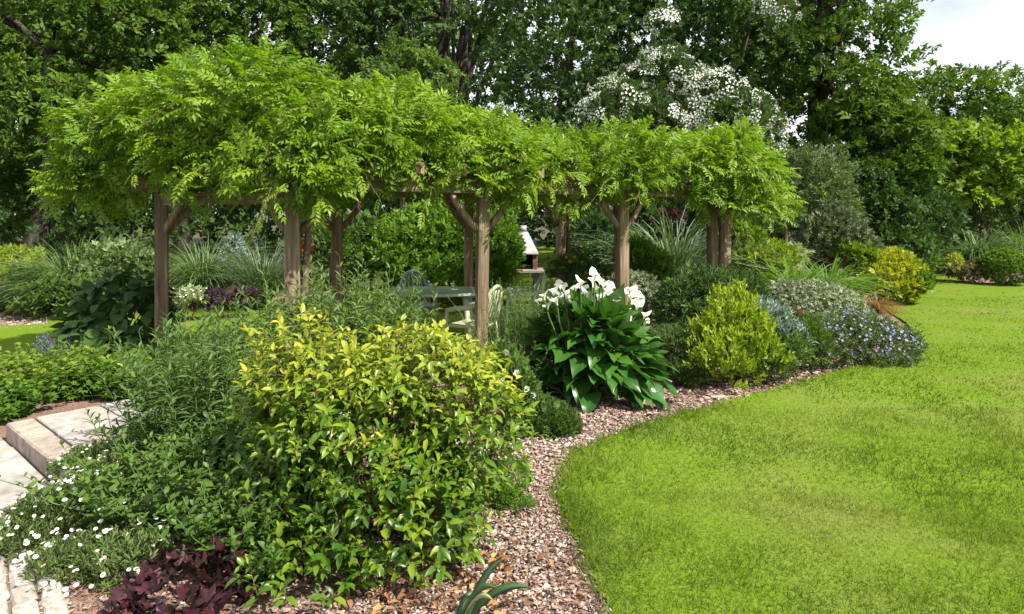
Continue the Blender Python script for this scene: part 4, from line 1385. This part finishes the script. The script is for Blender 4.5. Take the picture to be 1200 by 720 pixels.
# ------------------------------------------------------------------ stems-with-leaves plants
def stem_plant(name, label, c, rx, ry, ns, h, leaf, per, mat, tm, lean=.25, group=None, cat='plant', nparts=0, tone0=.45, hv=.25, leafup=.55, tv=.12):
    root = empty(name, (c[0], c[1], 0), label, cat, group)
    st = Soup()
    P, A, U, T, Sz = [], [], [], [], []
    for i in range(ns):
        a, r = rng.uniform(0, 6.283), math.sqrt(rng.random())
        b = np.array([c[0] + rx * .7 * r * math.cos(a), c[1] + ry * .7 * r * math.sin(a), 0])
        hh = h * rng.uniform(1 - hv, 1 + hv * .4) * (1 - .25 * r * r)
        top = b + np.array([rx * .45 * r * math.cos(a) + rng.normal() * lean * .3, ry * .45 * r * math.sin(a) + rng.normal() * lean * .3, hh])
        path = wobble(b, top, 6, .012, .0)
        tube(st, path, np.linspace(.0045, .002, 6), 4, cap=False)
        tt = np.sort(rng.uniform(.18, 1.0, per))
        for k, t in enumerate(tt):
            q = t * 5
            j = min(int(q), 4)
            p = path[j] * (1 - q + j) + path[j + 1] * (q - j)
            aa = k * 2.4 + rng.normal() * .3
            d = np.array([math.cos(aa), math.sin(aa), leafup + .9 * max(0, t - .8) * 5 + rng.normal() * .2 - .25 * (t < .5)])
            P.append(p); A.append(d); U.append([rng.normal() * .3, rng.normal() * .3, 1.0])
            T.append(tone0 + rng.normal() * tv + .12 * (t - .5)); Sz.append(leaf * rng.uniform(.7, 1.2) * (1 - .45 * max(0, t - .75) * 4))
    P, A, U, T, Sz = map(np.array, (P, A, U, T, Sz))
    R = frames(A, U)
    f = Soup()
    m = np.zeros(len(P), bool)
    if nparts:
        m = split_parts(P, np.array([c[0], c[1], h * .45]), nparts)
        leaf_parts(root, 'leaf', [tm], P[m], R[m], Sz[m], T[m], mat)
    f.inst(tm, P[~m], R[~m], Sz[~m], T[~m])
    f.obj('foliage', mat, root, 'stuff')
    st.obj('stem', M['greenstem'], root, 'stuff')
    return root


LANCE = t_leaf8(.20, .06, .18)
OVAL = t_leaf8(.52, .10, .15)
GW = 'willow leaved perennials round the foreground shrub'
stem_plant('willow_perennial', 'tall lance leaved perennial in front of the broad lit post', (-1.55, 5.9), .75, .5, 120, 1.30, .125, 34, SH['willow'], LANCE, group=GW, tone0=.68)
stem_plant('willow_perennial', 'pale lance leaved perennial just left of the garden table', (-1.16, 5.75), .42, .4, 75, 1.25, .12, 32, SH['willow'], LANCE, group=GW, tone0=.58)
stem_plant('willow_perennial', 'dark lance leaved perennial leaning out over the raised patio', (-2.06, 4.75), .58, .5, 85, 1.02, .115, 34, SH['willow'], LANCE, group=GW, tone0=.46, nparts=250)
stem_plant('willow_perennial', 'lance leaved perennial at the foot of the post with the leafy knee brace', (-2.55, 5.75), .55, .45, 55, 1.0, .115, 30, SH['willow'], LANCE, group=GW, tone0=.45)
stem_plant('willow_perennial', 'low dark sprigs of lance leaves spreading across the patio slabs', (-2.36, 4.55), .36, .3, 34, .55, .10, 24, SH['willow'], LANCE, group=GW, tone0=.25)
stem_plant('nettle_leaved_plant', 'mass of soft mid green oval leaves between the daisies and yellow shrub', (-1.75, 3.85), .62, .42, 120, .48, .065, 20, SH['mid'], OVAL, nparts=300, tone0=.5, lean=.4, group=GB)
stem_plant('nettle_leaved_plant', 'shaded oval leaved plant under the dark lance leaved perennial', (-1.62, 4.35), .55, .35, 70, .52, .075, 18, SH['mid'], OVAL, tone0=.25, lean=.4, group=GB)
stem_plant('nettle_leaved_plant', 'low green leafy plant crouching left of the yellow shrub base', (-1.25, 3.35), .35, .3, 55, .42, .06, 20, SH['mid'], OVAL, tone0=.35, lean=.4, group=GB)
stem_plant('wispy_perennial', 'wispy fine leaved green plant between the leaning post and lilies', (.10, 7.0), .42, .3, 150, 1.08, .055, 34, SH['willow'], t_leaf8(.16, .03, .1), tone0=.55, lean=.5, group=GB)
stem_plant('wispy_perennial', 'thin stemmed plant behind the yellow shrub beside the leaning post', (-.12, 6.2), .3, .25, 40, .72, .06, 26, SH['willow'], t_leaf8(.2, .03, .1), tone0=.5, lean=.5, group=GB)

# ground cover on the left bank
GC = [((-4.5, 6.7), .9, .55, .42), ((-3.8, 6.55), .6, .4, .36), ((-3.3, 6.6), .55, .35, .36), ((-5.0, 6.0), .6, .5, .40), ((-2.9, 6.5), .4, .3, .35), ((-4.45, 5.85), .35, .3, .3)]
names = ['yellowish geranium clump at the outer corner of the patio', 'geranium clump under the lavender', 'geranium clump in front of the big leaved dark plant',
         'bright geranium clump spilling round the patio step', 'geranium clump at the foot of the leftmost post', 'low geranium tuft beside the patio edging stones']
PALM = merge([xform(t_leaf2(.55, .06, .1), frames(np.array([[math.sin(k), math.cos(k), 0]]), np.array([[0, 0, 1.0]]))[0], .6, [0, .35, 0], 0) for k in (-1.5, -.75, 0, .75, 1.5)])
for i, ((cx, cy), rx, ry, h) in enumerate(GC):
    stem_plant('geranium_clump', names[i], (cx, cy), rx, ry, int(130 * rx / .6), h, .085, 12, SH['yellowgreen'] if i in (0, 3) else SH['bright'], PALM, lean=.3, group='geranium clumps on the left bank', tone0=.28 if i in (0, 3) else .3, leafup=.2)

# big leaved dark plant
root = empty('hydrangea', (*W(140, 420, 7.9)[:2], 0), 'big leaved dark green plant beside the leftmost pergola post', 'plant', GB)
BIG = t_leaf8(.92, .08, .20, 1.08)
bl = [blob_px(*b) for b in [(140, 385, 7.9, 52, 45, .42), (120, 400, 7.7, 42, 38, .38), (165, 370, 7.9, 36, 40, .36), (140, 350, 8.0, 38, 28, .32), (150, 410, 7.7, 42, 30, .36)]]
P, N = cloud(bl, 620, .85, 1.1, .82, .08, .4)
R = orient(N, .55, -.5, .4, .9, .9, .25)
S = .145 * rng.uniform(.7, 1.25, len(P))
T = .45 + rng.normal(size=len(P)) * .15
m = split_parts(P, np.mean([b[0] for b in bl], 0), 210)
leaf_parts(root, 'leaf', [BIG], P[m], R[m], S[m], T[m], SH['deep'])
f = Soup(); f.inst(BIG, P[~m], R[~m], S[~m], T[~m]); f.obj('foliage', SH['deep'], root, 'stuff')
s = Soup()
for b in bl * 3:
    tube(s, wobble([root.location.x + rng.normal() * .1, root.location.y, 0], b[0] + rng.normal(size=3) * b[1] * .4, 6, .02), np.linspace(.012, .006, 6), 5)
s.obj('stem', M['greenstem'], root, smooth=True)

# lavender
root = empty('lavender', (*G(80, 440)[:2], 0), 'lavender with grey violet spikes fanning over the left lawn', 'plant', GB)
s, f = Soup(), Soup()
lb = np.array(root.location)
for k in range(75):
    a = rng.uniform(0, 6.28)
    d = np.array([math.cos(a) * rng.uniform(.1, .8) - .12, math.sin(a) * .5, rng.uniform(.7, 1)])
    L = rng.uniform(.36, .52)
    tip = lb + norm(d) * L
    tube(s, wobble(lb, tip, 4, .008), np.linspace(.003, .002, 4), 3, cap=False)
    P = tip + norm(d) * (np.linspace(-.11, .02, 8)[:, None]) + rng.normal(size=(8, 3)) * .004
    f.inst(L2, P, frames(rdir(8) + norm(d), rdir(8)), np.full(8, .022), rng.random(8))
s.obj('stem', SH['greygrass'], root, 'stuff')
f.obj('flower_spike', SH['lavender'], root, 'stuff')

# ------------------------------------------------------------------ foreground yellow green shrub
M['camellia'] = leaf_mat('glossy_yellow_green_leaf', [(0.028, 0.08, 0.007), (0.07, 0.15, 0.009), (0.17, 0.25, 0.014), (0.34, 0.37, 0.03), (0.50, 0.42, 0.08)], .38, .36, .4)
cb = [blob_px(*b) for b in [(430, 520, 3.75, 150, 125, .62), (440, 620, 3.5, 120, 110, .5), (360, 470, 3.8, 90, 80, .45), (520, 470, 3.85, 85, 80, .45), (440, 440, 3.9, 110, 52, .5), (300, 480, 3.85, 42, 45, .3), (340, 590, 3.65, 75, 90, .4),
                            (520, 590, 3.6, 70, 85, .4), (565, 500, 3.75, 42, 70, .3), (380, 690, 3.3, 85, 50, .35), (470, 680, 3.35, 65, 55, .35), (300, 440, 3.85, 30, 30, .2), (560, 430, 3.9, 36, 34, .22), (350, 712, 3.2, 62, 42, .26), (440, 722, 3.12, 62, 38, .24)]]
cb = [(c_ + (np.array([-.72, 3.72, .62]) - c_) * np.array([.12, .07, .07]), r_ * np.array([.85, .9, .9])) for c_, r_ in cb]
root = empty('camellia_bush', (-.72, 3.72, 0), 'large glossy yellow green bush filling the foreground beside the mulch path', 'shrub')
cc = np.array([-.72, 3.72, .65])
P0, N0 = cloud(cb, 2150, .45, 1.10, .55, .06, .5, .12)
P0 = P0 + N0 * np.maximum(0, rng.normal(size=len(P0)))[:, None] * .035
LEAF_T = [t_leaf8(.46, .12, .16), t_leaf8(.50, .16, .05), t_leaf8(.42, .08, .26)]
TW = Soup()
P, A, U, T, Sz = [], [], [], [], []
for i in range(len(P0)):
    p, nn = P0[i], N0[i]
    ax = norm(nn * .9 + UP * .45 + rng.normal(size=3) * .35)
    L = rng.uniform(.06, .12)
    young = np.clip((p[2] - .42) / .65, 0, 1) * .42 + rng.normal() * .10
    tube(TW, [p - ax * .05, p + ax * L], [.0026, .0015], 3, cap=False)
    nl = rng.integers(5, 8)
    for k in range(nl):
        t = k / (nl - 1)
        a = k * 2.4 + i
        x = norm(np.cross(ax, [.3, .2, .9])); y = np.cross(ax, x)
        rad = x * math.cos(a) + y * math.sin(a)
        P.append(p + ax * L * t)
        A.append(rad * (1 - .45 * t) + ax * (.35 + .55 * t) + np.array([0, 0, -.25]))
        U.append(UP * .9 + ax * .5 + rng.normal(size=3) * .3)
        T.append(.22 + young + .12 * t + rng.normal() * .06 + (.5 if rng.random() < .008 else 0))
        Sz.append(.068 * rng.uniform(.5, 1.35) * (1 - .2 * t))
P, A, U, T, Sz = map(np.array, (P, A, U, T, Sz))
R = frames(A, U)
m = split_parts(P, cc, 300, .2)
leaf_parts(root, 'leaf', LEAF_T, P[m], R[m], Sz[m], np.clip(T[m], 0, .99), M['camellia'])
f = Soup()
fill(f, LEAF_T, P[~m], R[~m], Sz[~m], T[~m])
f.obj('foliage', M['camellia'], root, 'stuff', True)
TW.obj('twig', M['twig'], root, 'stuff')
for k in range(7):
    s = Soup()
    b0 = np.array([-.72 + rng.normal() * .05, 3.72 + rng.normal() * .05, -.02])
    tgt = cb[[0, 2, 3, 4, 6, 7, 8][k]][0] + np.array([0, -.12, .05])
    path = wobble(b0, tgt, 8, .025)
    tube(s, path, np.linspace(.019, .008, 8), 7)
    for q in range(6):
        j = rng.integers(3, 8)
        e = P0[rng.integers(0, len(P0))]
        if np.linalg.norm(e - path[j]) < .55:
            tube(s, wobble(path[j], e, 5, .015), np.linspace(.007, .0025, 5), 5)
    s.obj('branch', M['twig'], root, smooth=True)

# ------------------------------------------------------------------ arum lily clump
M['arum'] = leaf_mat('arum_leaf', [(0.014, 0.06, 0.010), (0.03, 0.10, 0.013), (0.052, 0.145, 0.018), (0.10, 0.205, 0.03)], .28, .3, .45)
M['spathe'] = leaf_mat('white_spathe', [(0.74, 0.73, 0.62), (0.86, 0.85, 0.78)], .3, .4, .3, (1, 1, .92), 0)
M['spadix'] = noise_mat('yellow_spadix', [(0.6, 0.36, 0.02, .3), (0.75, 0.5, 0.04, .7)], (60, 60, 60), 3, .7, .3, .002)
ac = G(690, 466)
root = empty('arum_lily', (ac[0], ac[1], 0), 'clump of white arum lilies with big dark glossy leaves on the mulch', 'plant')


def arum_leaf(seed):
    r = np.random.default_rng(seed)
    nu, nv = 7, 6
    V, Fc = [], []
    prof = [.42, .50, .46, .37, .25, .12, .0]
    ys = [-.14, .06, .26, .46, .66, .85, 1.05]
    w1, w2, bend = r.uniform(.03, .07), r.uniform(0, 6), r.uniform(.25, .6)
    for i in range(nu):
        for j in range(nv + 1):
            q = j / nv * 2 - 1
            x = q * prof[i] * .86
            y = ys[i] - (.10 * (1 - abs(q)) if i == 0 else 0) * -1.2
            z = .16 * abs(q) ** 1.3 * (prof[i] * 1.6) - bend * max(y, 0) ** 2 * .55 + w1 * math.sin(y * 9 + w2 + q * 1.5) * abs(q)
            V.append((x, y, z))
    for i in range(nu - 1):
        for j in range(nv):
            a = i * (nv + 1) + j
            Fc.append((a, a + 1, a + nv + 2, a + nv + 1))
    return np.array(V), Fc, np.zeros(len(Fc))


AL = [arum_leaf(s) for s in range(5)]
P, A, U, Sz, T = [], [], [], [], []
st = Soup()
for k in range(298):
    a = rng.uniform(0, 6.283)
    lev = rng.random() ** .8
    rr = (.70 - .40 * lev) * rng.uniform(.5, 1.05)
    p = np.array([ac[0] + rr * 1.05 * math.cos(a), ac[1] + rr * .8 * math.sin(a), .10 + lev * .72 + rng.normal() * .03])
    d = np.array([math.cos(a), math.sin(a), -.6 + 2.1 * lev * rng.uniform(.5, 1.1)]) + rng.normal(size=3) * .22
    P.append(p); A.append(d); U.append(np.array([math.cos(a) * .45, math.sin(a) * .45, 1.0]) + rng.normal(size=3) * .25)
    Sz.append(rng.uniform(.17, .29)); T.append(.42 + rng.normal() * .15 + .12 * lev)
    b0 = np.array([ac[0] + rng.normal() * .12, ac[1] + rng.normal() * .1, 0])
    tube(st, wobble(b0, p, 5, .01, .04), np.linspace(.008, .005, 5), 5, cap=False)
P, A, U, Sz, T = map(np.array, (P, A, U, Sz, T))
leaf_parts(root, 'leaf', AL, P, frames(A, U), Sz, T, M['arum'])
st.obj('leaf_stalk', M['greenstem'], root, 'stuff', True)


def spathe(seed):
    r = np.random.default_rng(seed)
    nu, nv = 7, 14
    V, Fc = [], []
    for i in range(nu):
        t = i / (nu - 1)
        for j in range(nv + 1):
            ph = (j / nv) * 2 * math.pi * 1.06 - math.pi * .03
            R_ = .012 + .060 * t ** 1.9
            tipf = max(0, -math.cos(ph)) ** 4
            lip = t ** 3
            rad = R_ * (1 + .35 * lip * tipf)
            z = .13 * t * (1 - .10 * lip) + lip * (.055 * tipf - .02 * (1 - tipf)) + .012 * lip * math.sin(ph * 2 + seed)
            if tipf > .9: rad *= 1 + .08 * lip
            rad *= 1 + .06 * (j / nv)
            V.append((rad * math.cos(ph), rad * math.sin(ph), z))
    for i in range(nu - 1):
        for j in range(nv):
            a = i * (nv + 1) + j
            Fc.append((a, a + 1, a + nv + 2, a + nv + 1))
    s = Soup(); s.raw(V, Fc, r.uniform(.3, .8))
    return s.mesh('spathe', True)


SPA = [spathe(k) for k in range(4)]
for me in SPA: me.materials.append(M['spathe'])
s = Soup(); tube(s, [(0, 0, .03), (0, 0, .07), (0, 0, .10)], [.007, .007, .004], 7)
SPX = s.mesh('spadix', True); SPX.materials.append(M['spadix'])
fpx = [(636, 343), (648, 338), (654, 331), (660, 348), (640, 356), (666, 340), (672, 352), (682, 328), (688, 340), (695, 326), (700, 334), (692, 350), (708, 330), (703, 345), (690, 358), (718, 346),
       (724, 350), (733, 340), (740, 344), (742, 352), (738, 366), (748, 356), (757, 366), (758, 375), (712, 338), (676, 333), (660, 333), (742, 338), (650, 350), (697, 320), (735, 374), (630, 350), (645, 347), (655, 341), (678, 344), (684, 336), (704, 326), (716, 336), (729, 346), (750, 347), (668, 346)]
for k, (px, py) in enumerate(fpx):
    yy = ac[1] + rng.uniform(-.34, .30)
    p = W(px, py - 1, yy)
    d = norm(np.array([(p[0] - ac[0]) * .45 + rng.normal() * .12, -.10 + rng.normal() * .14, 1.0]))
    fo = bpy.data.objects.new('flower', SPA[k % 4])
    COL.objects.link(fo)
    fo.parent = root
    zz = Vector(d)
    q = zz.to_track_quat('Z', 'Y') @ Vector((1, 0, 0)).rotation_difference(Vector((1, 0, 0)))
    sc1 = rng.uniform(.48, .68)
    rot = zz.to_track_quat('Z', 'Y').to_matrix().to_4x4() @ Matrix.Rotation(rng.uniform(2.2, 5.2), 4, 'Z')
    mm = Matrix.Translation(Vector(p) - Vector(root.location) - zz * .08) @ rot @ Matrix.Scale(sc1, 4)
    fo.matrix_local = mm
    so_ = bpy.data.objects.new('spadix', SPX)
    COL.objects.link(so_)
    so_.parent = fo
    base_w = Vector(p) - zz * .08
    s = Soup()
    tube(s, wobble([ac[0] + (p[0] - ac[0]) * .35, ac[1] + (yy - ac[1]) * .4, .05], np.array(base_w), 7, .008), np.linspace(.010, .008, 7), 6, cap=False)
    me = s.mesh('stalk', True)
    me.materials.append(M['greenstem'])
    me.transform((Matrix.Translation(root.location) @ mm).inverted())
    o = bpy.data.objects.new('stalk', me)
    COL.objects.link(o)
    o.parent = fo

# ------------------------------------------------------------------ low plants by the path
bush('thyme_mat', 'low dark green cushion plant on the mulch between lilies and yellow bush', [(632, 492, 5.55, 42, 20, .3), (612, 482, 5.7, 26, 18, .22), (655, 498, 5.45, 24, 13, .18)], 1900, .055, SH['mid'], tms=SPRIG_N + SPRIG_S, cat='plant', group=GB, tone0=.38)
bush('sedum_mat', 'small bright green tuft creeping onto the mulch from the yellow bush', [(602, 600, 4.0, 18, 13, .1), (590, 585, 4.05, 16, 16, .1), (598, 560, 4.3, 14, 12, .1)], 460, .045, SH['bright'], tms=SPRIG_N, cat='plant', group=GB, tone0=.5, stems=0)
rt = bush('white_rose', 'low plant with several white blooms squeezed behind the yellow bush', [(602, 462, 5.5, 20, 20, .2), (590, 440, 5.6, 16, 22, .18)], 420, .085, SH['mid'], cat='plant', group=GB, tone0=.5)
ROSE8 = merge([xform(t_leaf8(.95, .12, -.35), frames(np.array([[math.cos(k * 1.257 + q), math.sin(k * 1.257 + q), .35 + q * .8]]), np.array([[0, 0, 1.0]]))[0], 1 - q * .35, [0, 0, 0], 0) for q in (0, .6) for k in range(5)])
P = np.array([W(px, py, 5.32) for px, py in [(606, 459), (617, 458), (607, 438), (586, 447), (577, 452), (595, 412), (625, 464), (612, 463)]])
leaf_parts(rt, 'bloom', [ROSE8], P, frames(rng.normal(size=(8, 3)) * [1, .3, .3], np.tile([0, -.8, .6], (8, 1)) + rng.normal(size=(8, 3)) * .25), .036 * rng.uniform(.8, 1.2, 8), rng.uniform(.6, 1, 8), M['white'])

# iris leaves
root = empty('iris', (-.22, 2.93, 0), 'few stiff blue green sword leaves springing from the mulch', 'plant')
SH['iris'] = leaf_mat('iris_leaf', [(0.05, 0.10, 0.045), (0.09, 0.16, 0.07), (0.45, 0.48, 0.22)], .25, .4, .35)
for (tx, ty, yy, w, tone) in [(593, 655, 2.85, .036, .3), (583, 690, 2.72, .040, .45), (624, 690, 2.8, .044, .3), (578, 704, 2.70, .034, .9), (560, 700, 3.0, .03, .4)]:
    tip = W(tx, ty, yy)
    b0 = np.array([-.22 + rng.normal() * .015, 2.93 + rng.normal() * .015, .0])
    s = Soup()
    V, Fc = [], []
    n = 9
    dr_ = norm(tip - b0)
    sd = norm(np.cross(dr_, np.array([0, -.6, .8])))
    nn = np.cross(sd, dr_)
    for i in range(n):
        t = i / (n - 1)
        p = b0 * (1 - t) + tip * t + np.array([0, 0, .10 * 4 * t * (1 - t) * .6])
        ww = w * (1 - t ** 3) * .5 + .0008
        V += [p - sd * ww, p + nn * .004, p + sd * ww, p - nn * .003]
    for i in range(n - 1):
        for k in range(4):
            Fc.append((i * 4 + k, i * 4 + (k + 1) % 4, i * 4 + 4 + (k + 1) % 4, i * 4 + 4 + k))
    s.raw(V, Fc, tone)
    s.obj('leaf', SH['iris'], root, smooth=True)

# burgundy coral bells
root = empty('coral_bells', (-1.58, 3.1, 0), 'dark burgundy lobed leaves of coral bells beneath the yellow bush', 'plant', GB)
def lobed(seed):
    r = np.random.default_rng(seed)
    V = [(0, 0, 0)]
    n = 22
    for k in range(n):
        a = -2.6 + 5.2 * k / (n - 1)
        lob = .82 + .20 * math.cos(a * 5.5) + r.normal() * .04
        rr = lob * (.62 - .10 * abs(a) / 2.6)
        V.append((rr * math.sin(a), .12 + rr * math.cos(a), .10 * math.cos(a * 5.5) * rr + .07 * r.normal() * .5 - .12 * rr))
    return np.array(V), [(0, k + 1, k) for k in range(1, n)], np.zeros(n - 1)
LB = [lobed(s) for s in range(4)]
bl = [blob_px(*b) for b in [(225, 702, 3.12, 75, 44, .28), (165, 716, 3.02, 45, 25, .2), (265, 680, 3.2, 45, 42, .2)]]
P, N = cloud(bl, 300, .8, 1.08, .8, .03, .2)
R = orient(N, .8, .1, .5, 1.0, .6, .3)
leaf_parts(root, 'leaf', LB, P, R, .075 * rng.uniform(.7, 1.3, len(P)), np.clip(.45 + rng.normal(size=len(P)) * .2, 0, 1), SH['maroon'])

# daisies
root = empty('fleabane_daisies', (-2.35, 3.85, 0), 'spreading mat of small white daisies beside the stone paving', 'plant', GB)
bl = [blob_px(*b) for b in [(85, 620, 3.85, 70, 50, .4), (130, 580, 4.2, 50, 40, .3), (40, 645, 3.6, 55, 34, .3), (95, 668, 3.35, 60, 34, .25), (150, 672, 3.3, 40, 30, .2), (150, 640, 3.6, 50, 40, .25), (110, 550, 4.4, 40, 25, .2), (130, 670, 3.45, 40, 22, .2)]]
SH['fleabane'] = leaf_mat('daisy_leaf', [(0.05, 0.085, 0.018), (0.085, 0.135, 0.028), (0.13, 0.175, 0.05), (0.24, 0.17, 0.09)], .3, .55, .25)
P, N = cloud(bl, 5000, .55, 1.03, .6, .02, .3, .04)
f = Soup()
fill(f, SPRIG_N, P, orient(N, .5, .8, .6),   .056 * rng.uniform(.6, 1.3, len(P)), .45 + rng.normal(size=len(P)) * .2)
f.obj('foliage', SH['fleabane'], root, 'stuff')
def daisy():
    tv, tf, tt, n = [], [], [], 0
    V, Fc, T = [], [], []
    for k in range(14):
        a = k * 2 * math.pi / 14
        c_, s_ = math.cos(a), math.sin(a)
        b = .16
        i0 = len(V)
        V += [(c_ * .22 - s_ * b * .4, s_ * .22 + c_ * b * .4, .02), (c_ * .22 + s_ * b * .4, s_ * .22 - c_ * b * .4, .02), (c_ + s_ * b, s_ - c_ * b, .10), (c_ - s_ * b, s_ + c_ * b, .10)]
        Fc.append((i0, i0 + 1, i0 + 2, i0 + 3)); T.append(.3)
    return np.array(V), Fc, np.array(T)
s = Soup()
tv = [(0, 0, .16)] + [(.32 * math.cos(a), .32 * math.sin(a), .05) for a in np.linspace(0, 6.283, 9)[:-1]]
s.raw(tv, [(0, 1 + k, 1 + (k + 1) % 8) for k in range(8)], .5)
DC = s.mesh('eye', True); DC.materials.append(SH['yellowpetal'])
dv_, df_, dt_ = daisy()
s = Soup(); s.raw(dv_, df_, dt_ + .4)
DM = s.mesh('daisy', False); DM.materials.append(M['white'])
P, N = cloud(bl, 1300, 1.08, 1.28, .98, .03, .1)
q = np.where((N[:, 2] > .0) & (N[:, 1] < .5))[0][:280]
extra = np.array([W(163, 671, 3.15), W(149, 705, 3.1), W(232, 703, 2.98), W(213, 708, 2.98), W(140, 683, 3.3), W(124, 625, 3.6), W(107, 651, 3.5)])
P = np.concatenate([P[q], extra]); N = np.concatenate([N[q], np.tile([0, -.4, .8], (len(extra), 1))])
st = Soup()
for i in range(len(P)):
    d = Vector(norm(N[i] * .5 + np.array([.15, -.35, .9]) + rng.normal(size=3) * .3))
    o = bpy.data.objects.new('daisy', DM); COL.objects.link(o); o.parent = root
    r0 = .0115 * rng.uniform(.65, 1.2)
    o.matrix_local = Matrix.Translation(Vector(P[i]) - Vector(root.location)) @ d.to_track_quat('Z', 'Y').to_matrix().to_4x4() @ Matrix.Scale(r0, 4)
    e = bpy.data.objects.new('eye', DC); COL.objects.link(e); e.parent = o
    b0 = P[i] - N[i] * .10 - np.array([0, 0, .10])
    b0[2] = max(b0[2], 0)
    tube(st, wobble(b0, P[i] - np.array(d) * .001, 4, .004), [.0015] * 4, 3, cap=False)
st.obj('stalk', M['greenstem'], root, 'stuff')
print('objects', len(bpy.data.objects), 'tris', sum(sum(len(p.vertices) - 2 for p in me.polygons) if len(me.polygons) < 100 else 2 * len(me.polygons) for me in bpy.data.meshes))
